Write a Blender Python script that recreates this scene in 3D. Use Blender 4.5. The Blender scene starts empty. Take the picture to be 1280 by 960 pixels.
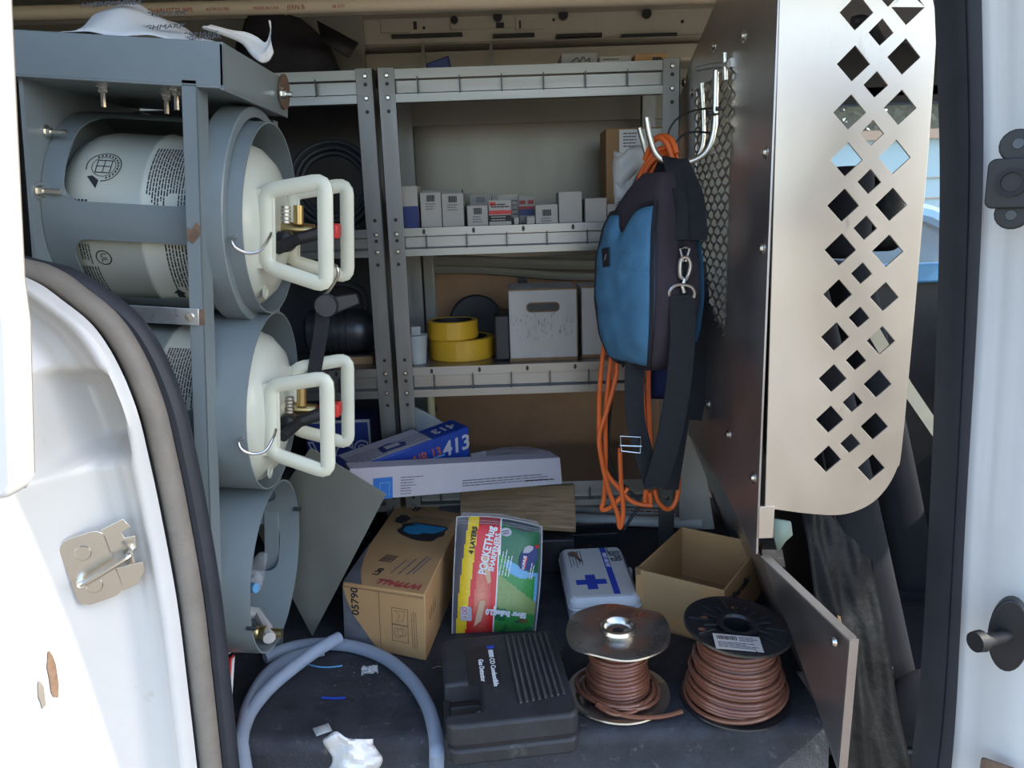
import bpy, bmesh, math, random
from mathutils import Vector, Matrix, Euler, noise
SC = bpy.context.scene
COL = SC.collection
R = math.radians

# ---------------------------------------------------------------- camera
PITCH, ROLL, FPX, CAMZ = R(12.5), R(1.9), 960.0, 0.93
_r = Vector((1, 0, 0)); _u = Vector((0, math.sin(PITCH), math.cos(PITCH))); _f = Vector((0, math.cos(PITCH), -math.sin(PITCH)))
CR = _r*math.cos(ROLL) - _u*math.sin(ROLL)
CU = _u*math.cos(ROLL) + _r*math.sin(ROLL)
cam_d = bpy.data.cameras.new('camera'); cam = bpy.data.objects.new('camera', cam_d); COL.objects.link(cam)
cam_d.sensor_width = 36.0; cam_d.lens = 36.0*FPX/1280.0; cam_d.clip_start = 0.02; cam_d.clip_end = 300
mw = Matrix((CR, CU, -_f)).transposed().to_4x4(); mw.translation = (0, 0, CAMZ)
cam.matrix_world = mw
SC.camera = cam

# ---------------------------------------------------------------- world, sun, exposure
SUN_EL, SUN_AZ = R(40), R(6)            # the sun stands beyond the front of the van, slightly on the camera's side
S = Vector((math.cos(SUN_EL)*math.cos(SUN_AZ), -math.cos(SUN_EL)*math.sin(SUN_AZ), math.sin(SUN_EL)))
world = bpy.data.worlds.new('sky'); SC.world = world; world.use_nodes = True
_n = world.node_tree.nodes; _l = world.node_tree.links
sky = _n.new('ShaderNodeTexSky'); sky.sky_type = 'NISHITA'; sky.sun_disc = False
sky.sun_elevation = SUN_EL; sky.sun_rotation = R(90) + SUN_AZ; sky.air_density = 1.0; sky.dust_density = 1.2; sky.ozone_density = 1.2
_l.new(sky.outputs['Color'], _n['Background'].inputs['Color']); _n['Background'].inputs['Strength'].default_value = 0.40
sun_d = bpy.data.lights.new('sun', 'SUN'); sun = bpy.data.objects.new('sun', sun_d); COL.objects.link(sun)
sun_d.energy = 6.0; sun_d.angle = R(0.6); sun_d.color = (1.0, 0.93, 0.82)
sun.rotation_euler = S.to_track_quat('Z', 'Y').to_euler(); sun.location = S*20
SC.view_settings.view_transform = 'Standard'; SC.view_settings.look = 'None'
SC.view_settings.exposure = 0.58; SC.view_settings.gamma = 1.0; SC.view_settings.use_curve_mapping = False

# ---------------------------------------------------------------- surveying: a point of the photograph at a known depth, height or side
def _ray(px, py): return _f + CR*((px-640)/FPX) + CU*((480-py)/FPX)
def at(px, py, Y):
    d = _ray(px, py); t = Y/d.y; return Vector((d.x*t, Y, CAMZ+d.z*t))
def onz(px, py, Z):
    d = _ray(px, py); t = (Z-CAMZ)/d.z; return Vector((d.x*t, d.y*t, Z))
def onx(px, py, X):
    d = _ray(px, py); t = X/d.x; return Vector((X, d.y*t, CAMZ+d.z*t))

# ---------------------------------------------------------------- materials
def rgb(h):                                   # sRGB 0-255 -> linear
    return tuple(((c/255.0)/12.92 if c/255.0 <= 0.04045 else ((c/255.0+0.055)/1.055)**2.4) for c in h)
def mat(name, col, rough=.5, metal=0., var=.12, vs=9., bump=0., bs=60., dirt=None, dirt_lo=.52, ds=5., trans=0., alpha=1., ior=1.45, stretch=None, coat=0., spec=.5, rvar=0.):
    m = bpy.data.materials.new(name); m.use_nodes = True
    nt = m.node_tree; n = nt.nodes; L = nt.links; b = n['Principled BSDF']
    tc = n.new('ShaderNodeTexCoord'); mp = n.new('ShaderNodeMapping'); L.new(tc.outputs['Object'], mp.inputs['Vector'])
    if stretch: mp.inputs['Scale'].default_value = stretch
    nz = n.new('ShaderNodeTexNoise'); nz.inputs['Scale'].default_value = vs; nz.inputs['Detail'].default_value = 6; nz.inputs['Roughness'].default_value = .62
    L.new(mp.outputs[0], nz.inputs['Vector'])
    def mixc(a, bb):
        x = n.new('ShaderNodeMix'); x.data_type = 'RGBA'
        for s, v in ((6, a), (7, bb)):
            if hasattr(v, 'is_output'): L.new(v, x.inputs[s])
            else: x.inputs[s].default_value = (*v, 1)
        return x
    lo = tuple(max(0, c*(1-var)) for c in col); hi = tuple(min(1, c*(1+var)) for c in col)
    rp = n.new('ShaderNodeMapRange'); rp.inputs[1].default_value = .3; rp.inputs[2].default_value = .7
    L.new(nz.outputs[0], rp.inputs[0])
    x = mixc(lo, hi); L.new(rp.outputs[0], x.inputs[0]); out = x.outputs[2]
    if dirt:
        n2 = n.new('ShaderNodeTexNoise'); n2.inputs['Scale'].default_value = ds; n2.inputs['Detail'].default_value = 8; n2.inputs['Roughness'].default_value = .7
        L.new(mp.outputs[0], n2.inputs['Vector'])
        r2 = n.new('ShaderNodeMapRange'); r2.inputs[1].default_value = dirt_lo; r2.inputs[2].default_value = dirt_lo+.12; L.new(n2.outputs[0], r2.inputs[0])
        x2 = mixc(out, dirt); L.new(r2.outputs[0], x2.inputs[0]); out = x2.outputs[2]
    L.new(out, b.inputs['Base Color'])
    b.inputs['Roughness'].default_value = rough; b.inputs['Metallic'].default_value = metal
    if rvar:
        r3 = n.new('ShaderNodeMapRange'); r3.inputs[3].default_value = max(.03, rough-rvar); r3.inputs[4].default_value = min(1, rough+rvar); L.new(rp.outputs[0], r3.inputs[0]); L.new(r3.outputs[0], b.inputs['Roughness'])
    b.inputs['IOR'].default_value = ior; b.inputs['Transmission Weight'].default_value = trans; b.inputs['Alpha'].default_value = alpha
    b.inputs['Coat Weight'].default_value = coat; b.inputs['Specular IOR Level'].default_value = spec
    if bump:
        n3 = n.new('ShaderNodeTexNoise'); n3.inputs['Scale'].default_value = bs; n3.inputs['Detail'].default_value = 4; L.new(mp.outputs[0], n3.inputs['Vector'])
        bp = n.new('ShaderNodeBump'); bp.inputs['Strength'].default_value = bump; bp.inputs['Distance'].default_value = .004
        L.new(n3.outputs[0], bp.inputs['Height']); L.new(bp.outputs[0], b.inputs['Normal'])
    return m
def vcmat(name, rough=.5, coat=0.):          # flat print: colours stored on the faces of a sheet
    m = bpy.data.materials.new(name); m.use_nodes = True; n = m.node_tree.nodes; b = n['Principled BSDF']
    a = n.new('ShaderNodeVertexColor'); a.layer_name = 'print'; m.node_tree.links.new(a.outputs[0], b.inputs['Base Color'])
    b.inputs['Roughness'].default_value = rough; b.inputs['Coat Weight'].default_value = coat
    return m
M = {}
M['white_paint'] = mat('white_paint', (.60,.60,.585), .32, var=.05, vs=3, dirt=(.42,.38,.32), dirt_lo=.66, ds=9, coat=.3)
M['cream_paint'] = mat('cream_paint', (.47,.44,.36), .45, var=.08, vs=4, dirt=(.25,.22,.17), dirt_lo=.62, ds=6)
M['van_grey'] = mat('van_grey', (.24,.235,.205), .4, var=.12, vs=3)
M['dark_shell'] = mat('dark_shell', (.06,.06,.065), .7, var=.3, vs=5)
M['rubber_mat'] = mat('rubber_mat', (.030,.032,.038), .62, var=.45, vs=14, bump=.35, bs=220, dirt=(.105,.102,.098), dirt_lo=.585, ds=42)
M['seal'] = mat('seal', (.20,.18,.155), .6, var=.15, vs=14, bump=.15, bs=200, dirt=(.11,.10,.09), dirt_lo=.58, ds=8)
M['seal_dark'] = mat('seal_dark', (.026,.029,.038), .55, var=.2, vs=10)
M['hardboard'] = mat('hardboard', (.30,.155,.072), .5, var=.16, vs=5, bump=.08, bs=150, dirt=(.21,.11,.055), dirt_lo=.6, ds=4)
M['wall_sheet'] = mat('wall_sheet', (.145,.133,.115), .36, .75, var=.06, vs=3, rvar=.06, stretch=(1,1,.25))
M['alu'] = mat('alu', (.31,.30,.285), .36, .9, var=.08, vs=14, rvar=.08, stretch=(.25,1,3), dirt=(.22,.205,.19), dirt_lo=.64, ds=8)
M['alu_post'] = mat('alu_post', (.24,.235,.23), .42, .9, var=.1, vs=16, rvar=.08, stretch=(3,3,.4), dirt=(.16,.155,.15), dirt_lo=.64, ds=8)
M['brushed'] = mat('brushed', (.74,.655,.555), .42, .9, var=.05, vs=7, rvar=.06, stretch=(1,1,.5), dirt=(.47,.40,.33), dirt_lo=.635, ds=13)
M['bulk'] = mat('bulk', (.56,.53,.52), .36, .95, var=.12, vs=6, rvar=.07, dirt=(.46,.43,.42), dirt_lo=.62, ds=7)
M['steel'] = mat('steel', (.56,.55,.53), .3, 1., var=.08, vs=20, rvar=.06)
M['galv'] = mat('galv', (.55,.58,.60), .33, .85, var=.14, vs=28, rvar=.08)
M['zinc'] = mat('zinc', (.72,.70,.64), .25, 1., var=.05)
M['brass'] = mat('brass', (.62,.47,.22), .3, 1., var=.1, vs=30)
M['rack_grey'] = mat('rack_grey', (.175,.21,.222), .36, var=.06, vs=5, bump=.03, bs=300, coat=.15, dirt=(.155,.18,.187), dirt_lo=.63, ds=7)
M['rust'] = mat('rust', (.17,.11,.075), .75, .2, var=.3, vs=60)
M['tank'] = mat('tank', (.56,.58,.50), .33, var=.035, vs=4, coat=.2)
M['handle_cream'] = mat('handle_cream', (.62,.62,.50), .35, var=.04, vs=8, coat=.2, dirt=(.55,.52,.40), dirt_lo=.68, ds=14)
M['black_plastic'] = mat('black_plastic', (.018,.018,.02), .42, var=.25, vs=20)
M['black_rubber'] = mat('black_rubber', (.014,.014,.016), .6, var=.25, vs=20)
M['case_plastic'] = mat('case_plastic', (.027,.028,.032), .5, var=.25, vs=18, bump=.2, bs=300, dirt=(.075,.073,.072), dirt_lo=.6, ds=24)
M['red'] = mat('red', (.58,.035,.03), .4, var=.1)
M['ink'] = mat('ink', (.022,.023,.026), .6, var=.1)
M['inkblue'] = mat('inkblue', (.02,.06,.42), .5, var=.1)
M['ink_red'] = mat('ink_red', (.36,.055,.05), .6, var=.2, vs=40)
M['ink_grey'] = mat('ink_grey', (.12,.12,.13), .6, var=.2, vs=30)
M['ink_white'] = mat('ink_white', (.72,.72,.74), .5, var=.05)
M['ink_orange'] = mat('ink_orange', (.42,.09,.04), .5, var=.1)
M['card'] = mat('card', (.46,.265,.115), .7, var=.07, vs=7, bump=.06, bs=160)
M['card_dark'] = mat('card_dark', (.32,.185,.09), .72, var=.1, vs=7, bump=.06, bs=160)
M['card_edge'] = mat('card_edge', (.22,.13,.065), .8, var=.15, vs=40)
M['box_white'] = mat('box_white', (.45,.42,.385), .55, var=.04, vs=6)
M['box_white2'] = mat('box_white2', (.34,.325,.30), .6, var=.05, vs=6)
M['box_lilac'] = mat('box_lilac', (.43,.40,.44), .55, var=.04, vs=6)
M['old_white'] = mat('old_white', (.46,.435,.41), .65, var=.07, vs=10, dirt=(.30,.26,.22), dirt_lo=.66, ds=16, stretch=(2,2,.7))
M['box_blue'] = mat('box_blue', (.012,.045,.27), .42, var=.08, vs=6)
M['sign_blue'] = mat('sign_blue', (.02,.035,.16), .45, var=.1, vs=5)
M['yellow_tape'] = mat('yellow_tape', (.60,.34,.025), .38, var=.12, vs=10)
M['pvc'] = mat('pvc', (.80,.77,.70), .4, var=.06, vs=5, stretch=(.2,1,1))
M['pvc_cream'] = mat('pvc_cream', (.60,.51,.38), .42, var=.06, vs=5, stretch=(.2,1,1))
M['wood'] = mat('wood', (.34,.23,.125), .6, var=.35, vs=9, stretch=(1.2,14,14), dirt=(.16,.10,.05), dirt_lo=.6, ds=5, bump=.1, bs=30)
M['orange'] = mat('orange', (.78,.15,.03), .45, var=.12, vs=12)
M['bag_blue'] = mat('bag_blue', (.07,.20,.34), .8, var=.13, vs=9, bump=.25, bs=500, dirt=(.03,.09,.165), dirt_lo=.6, ds=7)
M['bag_black'] = mat('bag_black', (.022,.020,.026), .85, var=.25, vs=12, bump=.3, bs=500)
M['bag_side'] = mat('bag_side', (.042,.032,.042), .85, var=.2, vs=12, bump=.3, bs=500)
M['webbing'] = mat('webbing', (.016,.017,.021), .8, var=.2, vs=40, bump=.4, bs=700)
M['navy'] = mat('navy', (.012,.022,.10), .8, var=.2, vs=10, bump=.2, bs=400)
M['copper_wire'] = mat('copper_wire', (.21,.082,.048), .33, .15, var=.14, vs=22, coat=.3)
M['spool_black'] = mat('spool_black', (.016,.016,.018), .3, var=.3, vs=16, coat=.2)
M['tin'] = mat('tin', (.50,.46,.41), .3, .95, var=.18, vs=12, rvar=.1, dirt=(.30,.24,.19), dirt_lo=.6, ds=10)
M['kit_white'] = mat('kit_white', (.54,.565,.60), .35, var=.04, vs=8, coat=.2)
M['kit_print'] = mat('kit_print', (.58,.585,.56), .4, var=.05, vs=9, dirt=(.42,.38,.30), dirt_lo=.63, ds=10)
M['hose'] = mat('hose', (.50,.57,.68), .25, var=.05, trans=.55, ior=1.25)
M['film'] = mat('film', (.75,.76,.80), .12, var=.03, alpha=.16)
M['frost_film'] = mat('frost_film', (.62,.64,.64), .3, var=.06, vs=20, alpha=.55)
M['paper'] = mat('paper', (.72,.72,.72), .8, var=.04, vs=10, bump=.15, bs=60)
M['poly_white'] = mat('poly_white', (.70,.71,.72), .45, var=.04, alpha=.93)
M['seat_fabric'] = mat('seat_fabric', (.015,.0165,.021), .85, spec=.2, var=.12, vs=8, bump=.2, bs=600)
M['black_film'] = mat('black_film', (.006,.007,.008), .45, spec=.15, var=.3, vs=30, bump=.6, bs=45)
M['headliner'] = mat('headliner', (.27,.25,.22), .9, var=.08, vs=8, bump=.15, bs=300)
M['dark_sheet'] = mat('dark_sheet', (.36,.355,.30), .34, .45, var=.12, vs=3, rvar=.08)
M['black_steel'] = mat('black_steel', (.07,.075,.085), .35, .7, var=.2, vs=20)
M['hook_steel'] = mat('hook_steel', (.72,.70,.64), .28, .95, var=.1, vs=30)
M['asphalt'] = mat('asphalt', (.15,.12,.09), .9, var=.15, vs=2.2, bump=.2, bs=40)
M['facade'] = mat('facade', (.32,.50,.56), .8, var=.05, vs=.7)
M['brick_cap'] = mat('brick_cap', (.32,.22,.15), .8, var=.1)
M['foliage'] = mat('foliage', (.11,.12,.065), .8, var=.35, vs=3)
M['bark'] = mat('bark', (.30,.26,.21), .85, var=.2, vs=8)
M['car_blue'] = mat('car_blue', (.10,.27,.46), .25, .3, var=.03, coat=.8)
M['car_dark'] = mat('car_dark', (.025,.05,.09), .25, .2, var=.03, coat=.8)
M['car_white'] = mat('car_white', (.72,.76,.80), .25, 0, var=.03, coat=.6)
M['car_glass'] = mat('car_glass', (.02,.05,.07), .06, 0, var=.05)
M['glass'] = mat('glass', (.90,.97,.97), .01, 0, var=.0, alpha=.12)
M['skyblue'] = mat('skyblue', (.12,.33,.58), .35, var=.04)
M['grey_pvc'] = mat('grey_pvc', (.30,.31,.33), .45, var=.06)
M['cut_wood'] = mat('cut_wood', (.5,.4,.26), .7, var=.1)

# ---------------------------------------------------------------- mesh building
def smooth_path(pts, n=6, closed=False):
    p = [Vector(q) for q in pts]; N = len(p); out = []
    rng = range(N if closed else N-1)
    for i in rng:
        if closed: a, b, c, d = p[(i-1) % N], p[i], p[(i+1) % N], p[(i+2) % N]
        else: a, b, c, d = p[max(i-1, 0)], p[i], p[i+1], p[min(i+2, N-1)]
        for k in range(n):
            t = k/n; t2 = t*t; t3 = t2*t
            out.append(.5*((2*b)+(c-a)*t+(2*a-5*b+4*c-d)*t2+(3*b-a-3*c+d)*t3))
    if not closed: out.append(p[-1])
    return out
def frame(o, x, y, z=None):
    x = Vector(x).normalized(); y = Vector(y); z = Vector(z) if z else x.cross(y); z.normalize(); y = z.cross(x)
    m = Matrix((x, y, z)).transposed().to_4x4(); m.translation = Vector(o); return m
def T(x=0, y=0, z=0, rx=0, ry=0, rz=0): return Matrix.Translation((x, y, z)) @ Euler((R(rx), R(ry), R(rz))).to_matrix().to_4x4()
class MB:
    def __init__(s): s.v = []; s.f = []
    def add(s, vs, fs, m=None):
        o = len(s.v)
        s.v += [(m @ Vector(q)) if m else Vector(q) for q in vs]; s.f += [tuple(i+o for i in f) for f in fs]; return s
    def hexa(s, b, t):
        return s.add(list(b)+list(t), [(3,2,1,0),(4,5,6,7),(0,1,5,4),(1,2,6,5),(2,3,7,6),(3,0,4,7)])
    def box(s, x0, x1, y0, y1, z0, z1, m=None):
        return s.add([(x0,y0,z0),(x1,y0,z0),(x1,y1,z0),(x0,y1,z0),(x0,y0,z1),(x1,y0,z1),(x1,y1,z1),(x0,y1,z1)], [(3,2,1,0),(4,5,6,7),(0,1,5,4),(1,2,6,5),(2,3,7,6),(3,0,4,7)], m)
    def loft(s, rings, cap=True, closed_ring=True, m=None, loop=False):
        n = len(rings[0]); vs = [q for r in rings for q in r]; fs = []
        for i in range(len(rings) if loop else len(rings)-1):
            i2 = (i+1) % len(rings)
            for j in range(n if closed_ring else n-1):
                k = (j+1) % n; fs.append((i*n+j, i*n+k, i2*n+k, i2*n+j))
        if cap and not loop: fs.append(tuple(range(n-1, -1, -1))); fs.append(tuple((len(rings)-1)*n+j for j in range(n)))
        return s.add(vs, fs, m)
    def tube(s, path, r, seg=10, closed=False, m=None, flat=1., updir=None):
        p = [Vector(q) for q in path]; N = len(p); rs = r if isinstance(r, (list, tuple)) else [r]*N
        rings = []; nrm = None
        for i in range(N):
            a = p[(i-1) % N] if (closed or i) else p[i]; b = p[(i+1) % N] if (closed or i < N-1) else p[i]
            t = (b-a).normalized() if (b-a).length else Vector((0,0,1))
            if updir is not None: nrm = Vector(updir)
            elif nrm is None: nrm = Vector((0,0,1)) if abs(t.z) < .9 else Vector((1,0,0))
            nrm = (nrm-t*nrm.dot(t)); nrm.normalize(); bi = t.cross(nrm)
            rings.append([p[i]+(nrm*math.cos(2*math.pi*k/seg)+bi*math.sin(2*math.pi*k/seg)*flat)*rs[i] for k in range(seg)])
        return s.loft(rings, cap=not closed, m=m, loop=closed)
    def cyl(s, a, b, r0, r1=None, seg=20): return s.tube([a, b], [r0, r0 if r1 is None else r1], seg)
    def lathe(s, prof, m=None, seg=32, close=False):       # profile of (radius, z) about z
        rings = [[(r*math.cos(2*math.pi*k/seg), r*math.sin(2*math.pi*k/seg), z) for k in range(seg)] for r, z in prof]
        return s.loft(rings, cap=not close, m=m, loop=close)
    def ribbon(s, path, wdir, w, th=.002, m=None):          # strap: rectangular section, width along wdir
        p = [Vector(q) for q in path]; rings = []
        wl = wdir if isinstance(wdir, list) else [wdir]*len(p)
        for i in range(len(p)):
            t = (p[min(i+1, len(p)-1)]-p[max(i-1, 0)]).normalized(); W = Vector(wl[i]); W = (W-t*W.dot(t)).normalized(); n = t.cross(W)
            rings.append([p[i]+W*w/2+n*th/2, p[i]-W*w/2+n*th/2, p[i]-W*w/2-n*th/2, p[i]+W*w/2-n*th/2])
        return s.loft(rings, m=m)
    def prism(s, poly, z0, z1, m=None):
        n = len(poly); return s.loft([[(x, y, z0) for x, y in poly], [(x, y, z1) for x, y in poly]], m=m)
    def grid(s, f, nu, nv, m=None):                          # open sheet f(u,v)
        vs = [f(i/nu, j/nv) for i in range(nu+1) for j in range(nv+1)]
        return s.add(vs, [(i*(nv+1)+j, (i+1)*(nv+1)+j, (i+1)*(nv+1)+j+1, i*(nv+1)+j+1) for i in range(nu) for j in range(nv)], m)
    def build(s, name, material, parent=None, bevel=0., seg=2, sharp=35, solid=0., sub=0, smooth=True):
        me = bpy.data.meshes.new(name); me.from_pydata([tuple(q) for q in s.v], [], s.f); me.validate(); me.update()
        bm = bmesh.new(); bm.from_mesh(me); bmesh.ops.recalc_face_normals(bm, faces=bm.faces); bm.to_mesh(me); bm.free()
        if smooth: me.shade_smooth(); me.set_sharp_from_angle(angle=R(sharp))
        return obj(name, me, material, parent, bevel, seg, solid, sub)
def obj(name, me, material, parent=None, bevel=0., seg=2, solid=0., sub=0):
    o = bpy.data.objects.new(name, me); COL.objects.link(o)
    if material: me.materials.append(material)
    if parent: o.parent = parent
    if solid: q = o.modifiers.new('solid', 'SOLIDIFY'); q.thickness = solid; q.offset = 0
    if bevel: q = o.modifiers.new('bevel', 'BEVEL'); q.width = bevel; q.segments = seg; q.limit_method = 'ANGLE'; q.angle_limit = R(40)
    if sub: q = o.modifiers.new('sub', 'SUBSURF'); q.levels = sub; q.render_levels = sub
    return o
def tag(o, label=None, cat=None, group=None, kind=None):
    if label: o['label'] = label
    if cat: o['category'] = cat
    if group: o['group'] = group
    if kind: o['kind'] = kind
    return o
def thing(name, label, cat, m=None, group=None):
    o = bpy.data.objects.new(name, None); COL.objects.link(o); o.empty_display_size = .05
    if m is not None: o.matrix_world = m
    return tag(o, label, cat, group)
def repeat(first, mats):                                     # one mesh, many pieces: copies share its data
    for m_ in mats:
        c = first.copy(); COL.objects.link(c); c.matrix_local = m_
def struct(o): o['kind'] = 'structure'; return o
def baked(o):                                               # mesh of an object after its modifiers
    dg = bpy.context.evaluated_depsgraph_get(); dg.update()
    me = bpy.data.meshes.new_from_object(o.evaluated_get(dg)); return me
def cut(o, cutters):                                        # subtract cutter meshes for good
    for c in cutters:
        q = o.modifiers.new('cut', 'BOOLEAN'); q.object = c; q.operation = 'DIFFERENCE'; q.solver = 'EXACT'
    me = baked(o); o.modifiers.clear(); old = o.data; o.data = me
    bpy.data.meshes.remove(old)
    for c in cutters: bpy.data.objects.remove(c)
    me.shade_smooth(); me.set_sharp_from_angle(angle=R(32)); return o
def plate(name, loops, th, m, material, parent=None, bevel=0.):   # flat sheet with holes: 2-D loops, placed by matrix m
    cu = bpy.data.curves.new(name, 'CURVE'); cu.dimensions = '2D'; cu.fill_mode = 'BOTH'; cu.extrude = th/2; cu.bevel_depth = bevel
    for lp in loops:
        sp = cu.splines.new('POLY'); sp.points.add(len(lp)-1); sp.use_cyclic_u = True
        for i, (x, y) in enumerate(lp): sp.points[i].co = (x, y, 0, 1)
    t = bpy.data.objects.new(name, cu); COL.objects.link(t); me = baked(t); bpy.data.objects.remove(t); me.transform(m); me.name = name
    me.materials.clear(); me.shade_smooth(); me.set_sharp_from_angle(angle=R(35))
    return obj(name, me, material, parent)
def text(name, s, size, m, material, parent=None, ext=.0004, align='CENTER', bold=0., sx=1., shear=0., spacing=1.):
    cu = bpy.data.curves.new(name, 'FONT'); cu.body = s; cu.size = size; cu.extrude = ext; cu.align_x = align; cu.align_y = 'CENTER'; cu.offset = bold; cu.shear = shear; cu.space_character = spacing; cu.resolution_u = 3
    t = bpy.data.objects.new(name, cu); COL.objects.link(t); me = baked(t); bpy.data.objects.remove(t)
    me.transform(m @ Matrix.Diagonal((sx, 1, 1, 1))); me.name = name; me.materials.clear()
    return obj(name, me, material, parent)
def round_rect(x0, x1, y0, y1, r, n=5):
    out = []
    for cx, cy, a0 in ((x1-r, y1-r, 0), (x0+r, y1-r, 90), (x0+r, y0+r, 180), (x1-r, y0+r, 270)):
        for k in range(n+1):
            a = R(a0+90*k/n); out.append((cx+r*math.cos(a), cy+r*math.sin(a)))
    return out
def circle(cx, cy, r, n=20, ry=None): return [(cx+r*math.cos(2*math.pi*k/n), cy+(ry or r)*math.sin(2*math.pi*k/n)) for k in range(n)]
rnd = random.Random(7)
def dashes(mb, x0, x1, y0, y1, rows, h, m, words=6, z=.0004, ragged=.3):   # rows of print too small to read
    for i in range(rows):
        y = y1-(i+.5)*(y1-y0)/rows; x = x0; end = x1-(x1-x0)*ragged*rnd.random()
        while x < end:
            w = (x1-x0)/words*(.25+.75*rnd.random()); w = min(w, end-x)
            mb.box(x, x+w*.86, y-h/2, y+h/2, 0, z, m); x += w
    return mb
# ================================================================ the van: large structure
# floor with a rounded front edge and the step below it
mb = MB()
prof = [(2.46,-.02),(2.46,0),(1.262,0),(1.246,-.003),(1.236,-.012),(1.232,-.03),(1.226,-.09),(1.21,-.105),(1.13,-.108),(1.115,-.12),(1.11,-.25),(2.46,-.25)]
mb.loft([[(x, y, z) for y, z in prof] for x in (-1.45, -.7, -.2, .2, .56)])
floor = struct(mb.build('floor', M['rubber_mat'], sharp=50))
MB().box(.555, .76, 1.40, 2.46, -.2, -.001).build('ledge', M['rubber_mat'], floor)
mb = MB(); mb.box(.56, 2.1, 1.0, 2.46, -.42, -.30)
struct(mb.build('floor', M['dark_shell']))                                   # lower floor of the cab

# far wall of the load space
wall = struct(MB().box(-1.45, .74, 2.42, 2.46, -.05, 1.52).build('wall_far', M['van_grey']))
MB().box(-.36, .60, 2.385, 2.395, .80, 1.195).build('panel', M['wall_sheet'], wall)
MB().box(-.36, .60, 2.375, 2.383, 1.19, 1.34).build('panel', M['van_grey'], wall)
MB().box(-.36, .60, 2.395, 2.405, .0, .775).build('panel', M['hardboard'], wall)
for px, py in ((533,350),(653,352),(541,512)):
    p = at(px, py, 2.39); MB().lathe([(.001,.006),(.012,.004),(.014,0)], Matrix.Translation(p) @ Matrix.Rotation(R(90), 4, 'X'), 14).build('plug', M['black_plastic'], wall)
for k, (a, b, c, r) in enumerate(((.825,.79,.77,.018),(.79,.765,.735,.014))):
    path = smooth_path([(-.36,2.39,a-.02),(-.1,2.385,b),(.2,2.385,c),(.6,2.39,c-.01)], 6)
    MB().tube(path, r, 8).build('rib', M['van_grey'], wall)
MB().box(-.305, -.262, 2.33, 2.40, .47, .86).box(-.258, -.225, 2.345, 2.40, .5, .86).build('post', M['van_grey'], wall, bevel=.004)
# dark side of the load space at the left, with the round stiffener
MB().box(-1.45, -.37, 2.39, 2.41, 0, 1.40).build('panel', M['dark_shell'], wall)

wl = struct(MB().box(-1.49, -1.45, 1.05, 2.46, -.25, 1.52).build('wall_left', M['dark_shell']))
ceil = struct(MB().box(-1.5, 2.1, .86, 2.50, 1.50, 1.54).build('ceiling', M['cream_paint']))
# roof rail across the far side, cream, with holes and slots
mb = MB()
pr = [(2.40,1.50),(2.22,1.50),(2.22,1.462),(2.25,1.455),(2.255,1.392),(2.24,1.386),(2.30,1.376),(2.40,1.376)]
mb.loft([[(x, y, z) for y, z in pr] for x in (-1.4, .62)])
rail = struct(mb.build('trim_1', M['cream_paint'], bevel=.003))
pr = [(2.40,1.372),(2.262,1.372),(2.256,1.332),(2.262,1.326),(2.40,1.326)]
MB().loft([[(x, y, z) for y, z in pr] for x in (-.42, .56)]).build('lower_rail', M['cream_paint'], rail, bevel=.003)
def on_rail(px, py, Y=2.2525): return at(px, py, Y)
def hole(mb, parent=None, m='black_plastic'): mb.build('hole', M[m], parent or rail)
for px, py, r in ((622,22,.0125),(704,20,.0125),(808,18,.0125),(568,26,.010)):
    p = on_rail(px, py); hole(MB().lathe([(.001,-.004),(r*.8,-.004),(r,.002),(r,.012)], Matrix.Translation(p) @ Matrix.Rotation(R(90), 4, 'X'), 18))
for px, py, r in ((600,22,.004),(692,25,.004),(853,27,.004),(503,21,.004),(530,35,.004),(661,33,.004)):
    p = on_rail(px, py); hole(MB().cyl(p+Vector((0,.004,0)), p-Vector((0,.003,0)), r, seg=10))
for px, py, w, h in ((625,32,.022,.014),(519,32,.009,.02),(650,31,.005,.02),(835,3,.07,.004)):
    p = on_rail(px, py); hole(MB().box(p.x-w/2, p.x+w/2, p.y-.004, p.y+.004, p.z-h/2, p.z+h/2))
for x0, x1 in ((490,578),(616,668),(695,752),(776,845)):
    a = at(x0, 46, 2.248); b = at(x1, 44, 2.248); MB().box(a.x, b.x, 2.234, 2.256, (a.z+b.z)/2-.004, (a.z+b.z)/2+.004).build('slot', M['black_plastic'], rail)
for x0, x1, y0, y1 in ((563,640,14,38),(476,512,14,42),(644,680,12,38)):
    a = at(x0, y1, 2.2535); b = at(x1, y0, 2.2535); MB().box(a.x, b.x, 2.249, 2.254, a.z, b.z).build('pressed_pad', M['cream_paint'], rail, bevel=.003)
# spiky tabs between rail and shelf
for px in (528, 613):
    p = at(px, 66, 2.2); MB().add([(p.x-.012,2.2,1.30),(p.x+.012,2.2,1.30),(p.x+.012,2.215,1.30),(p.x-.012,2.215,1.30),(p.x+.001,2.2,1.385),(p.x+.004,2.2,1.385),(p.x+.004,2.215,1.385),(p.x+.001,2.215,1.385)], [(3,2,1,0),(4,5,6,7),(0,1,5,4),(1,2,6,5),(2,3,7,6),(3,0,4,7)]).build('bracket', M['van_grey'], rail)
# grey gusset with holes left of the rail
gus = struct(MB().box(-.86, -.37, 2.225, 2.25, 1.24, 1.5).build('trim_2', M['van_grey'], bevel=.004))
for px, py, r in ((348,30,.013),(362,34,.008),(349,41,.004),(322,30,.008),(310,28,.008)):
    p = at(px, py, 2.223); hole(MB().cyl(p+Vector((0,.004,0)), p-Vector((0,.002,0)), r, seg=14), gus)

# near side of the body: what closes the load space beside and above the doorway
hd = struct(MB().box(-1.5, 2.1, .90, 1.12, 1.45, 1.56).build('wall_near', M['white_paint'], bevel=.01))
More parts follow.
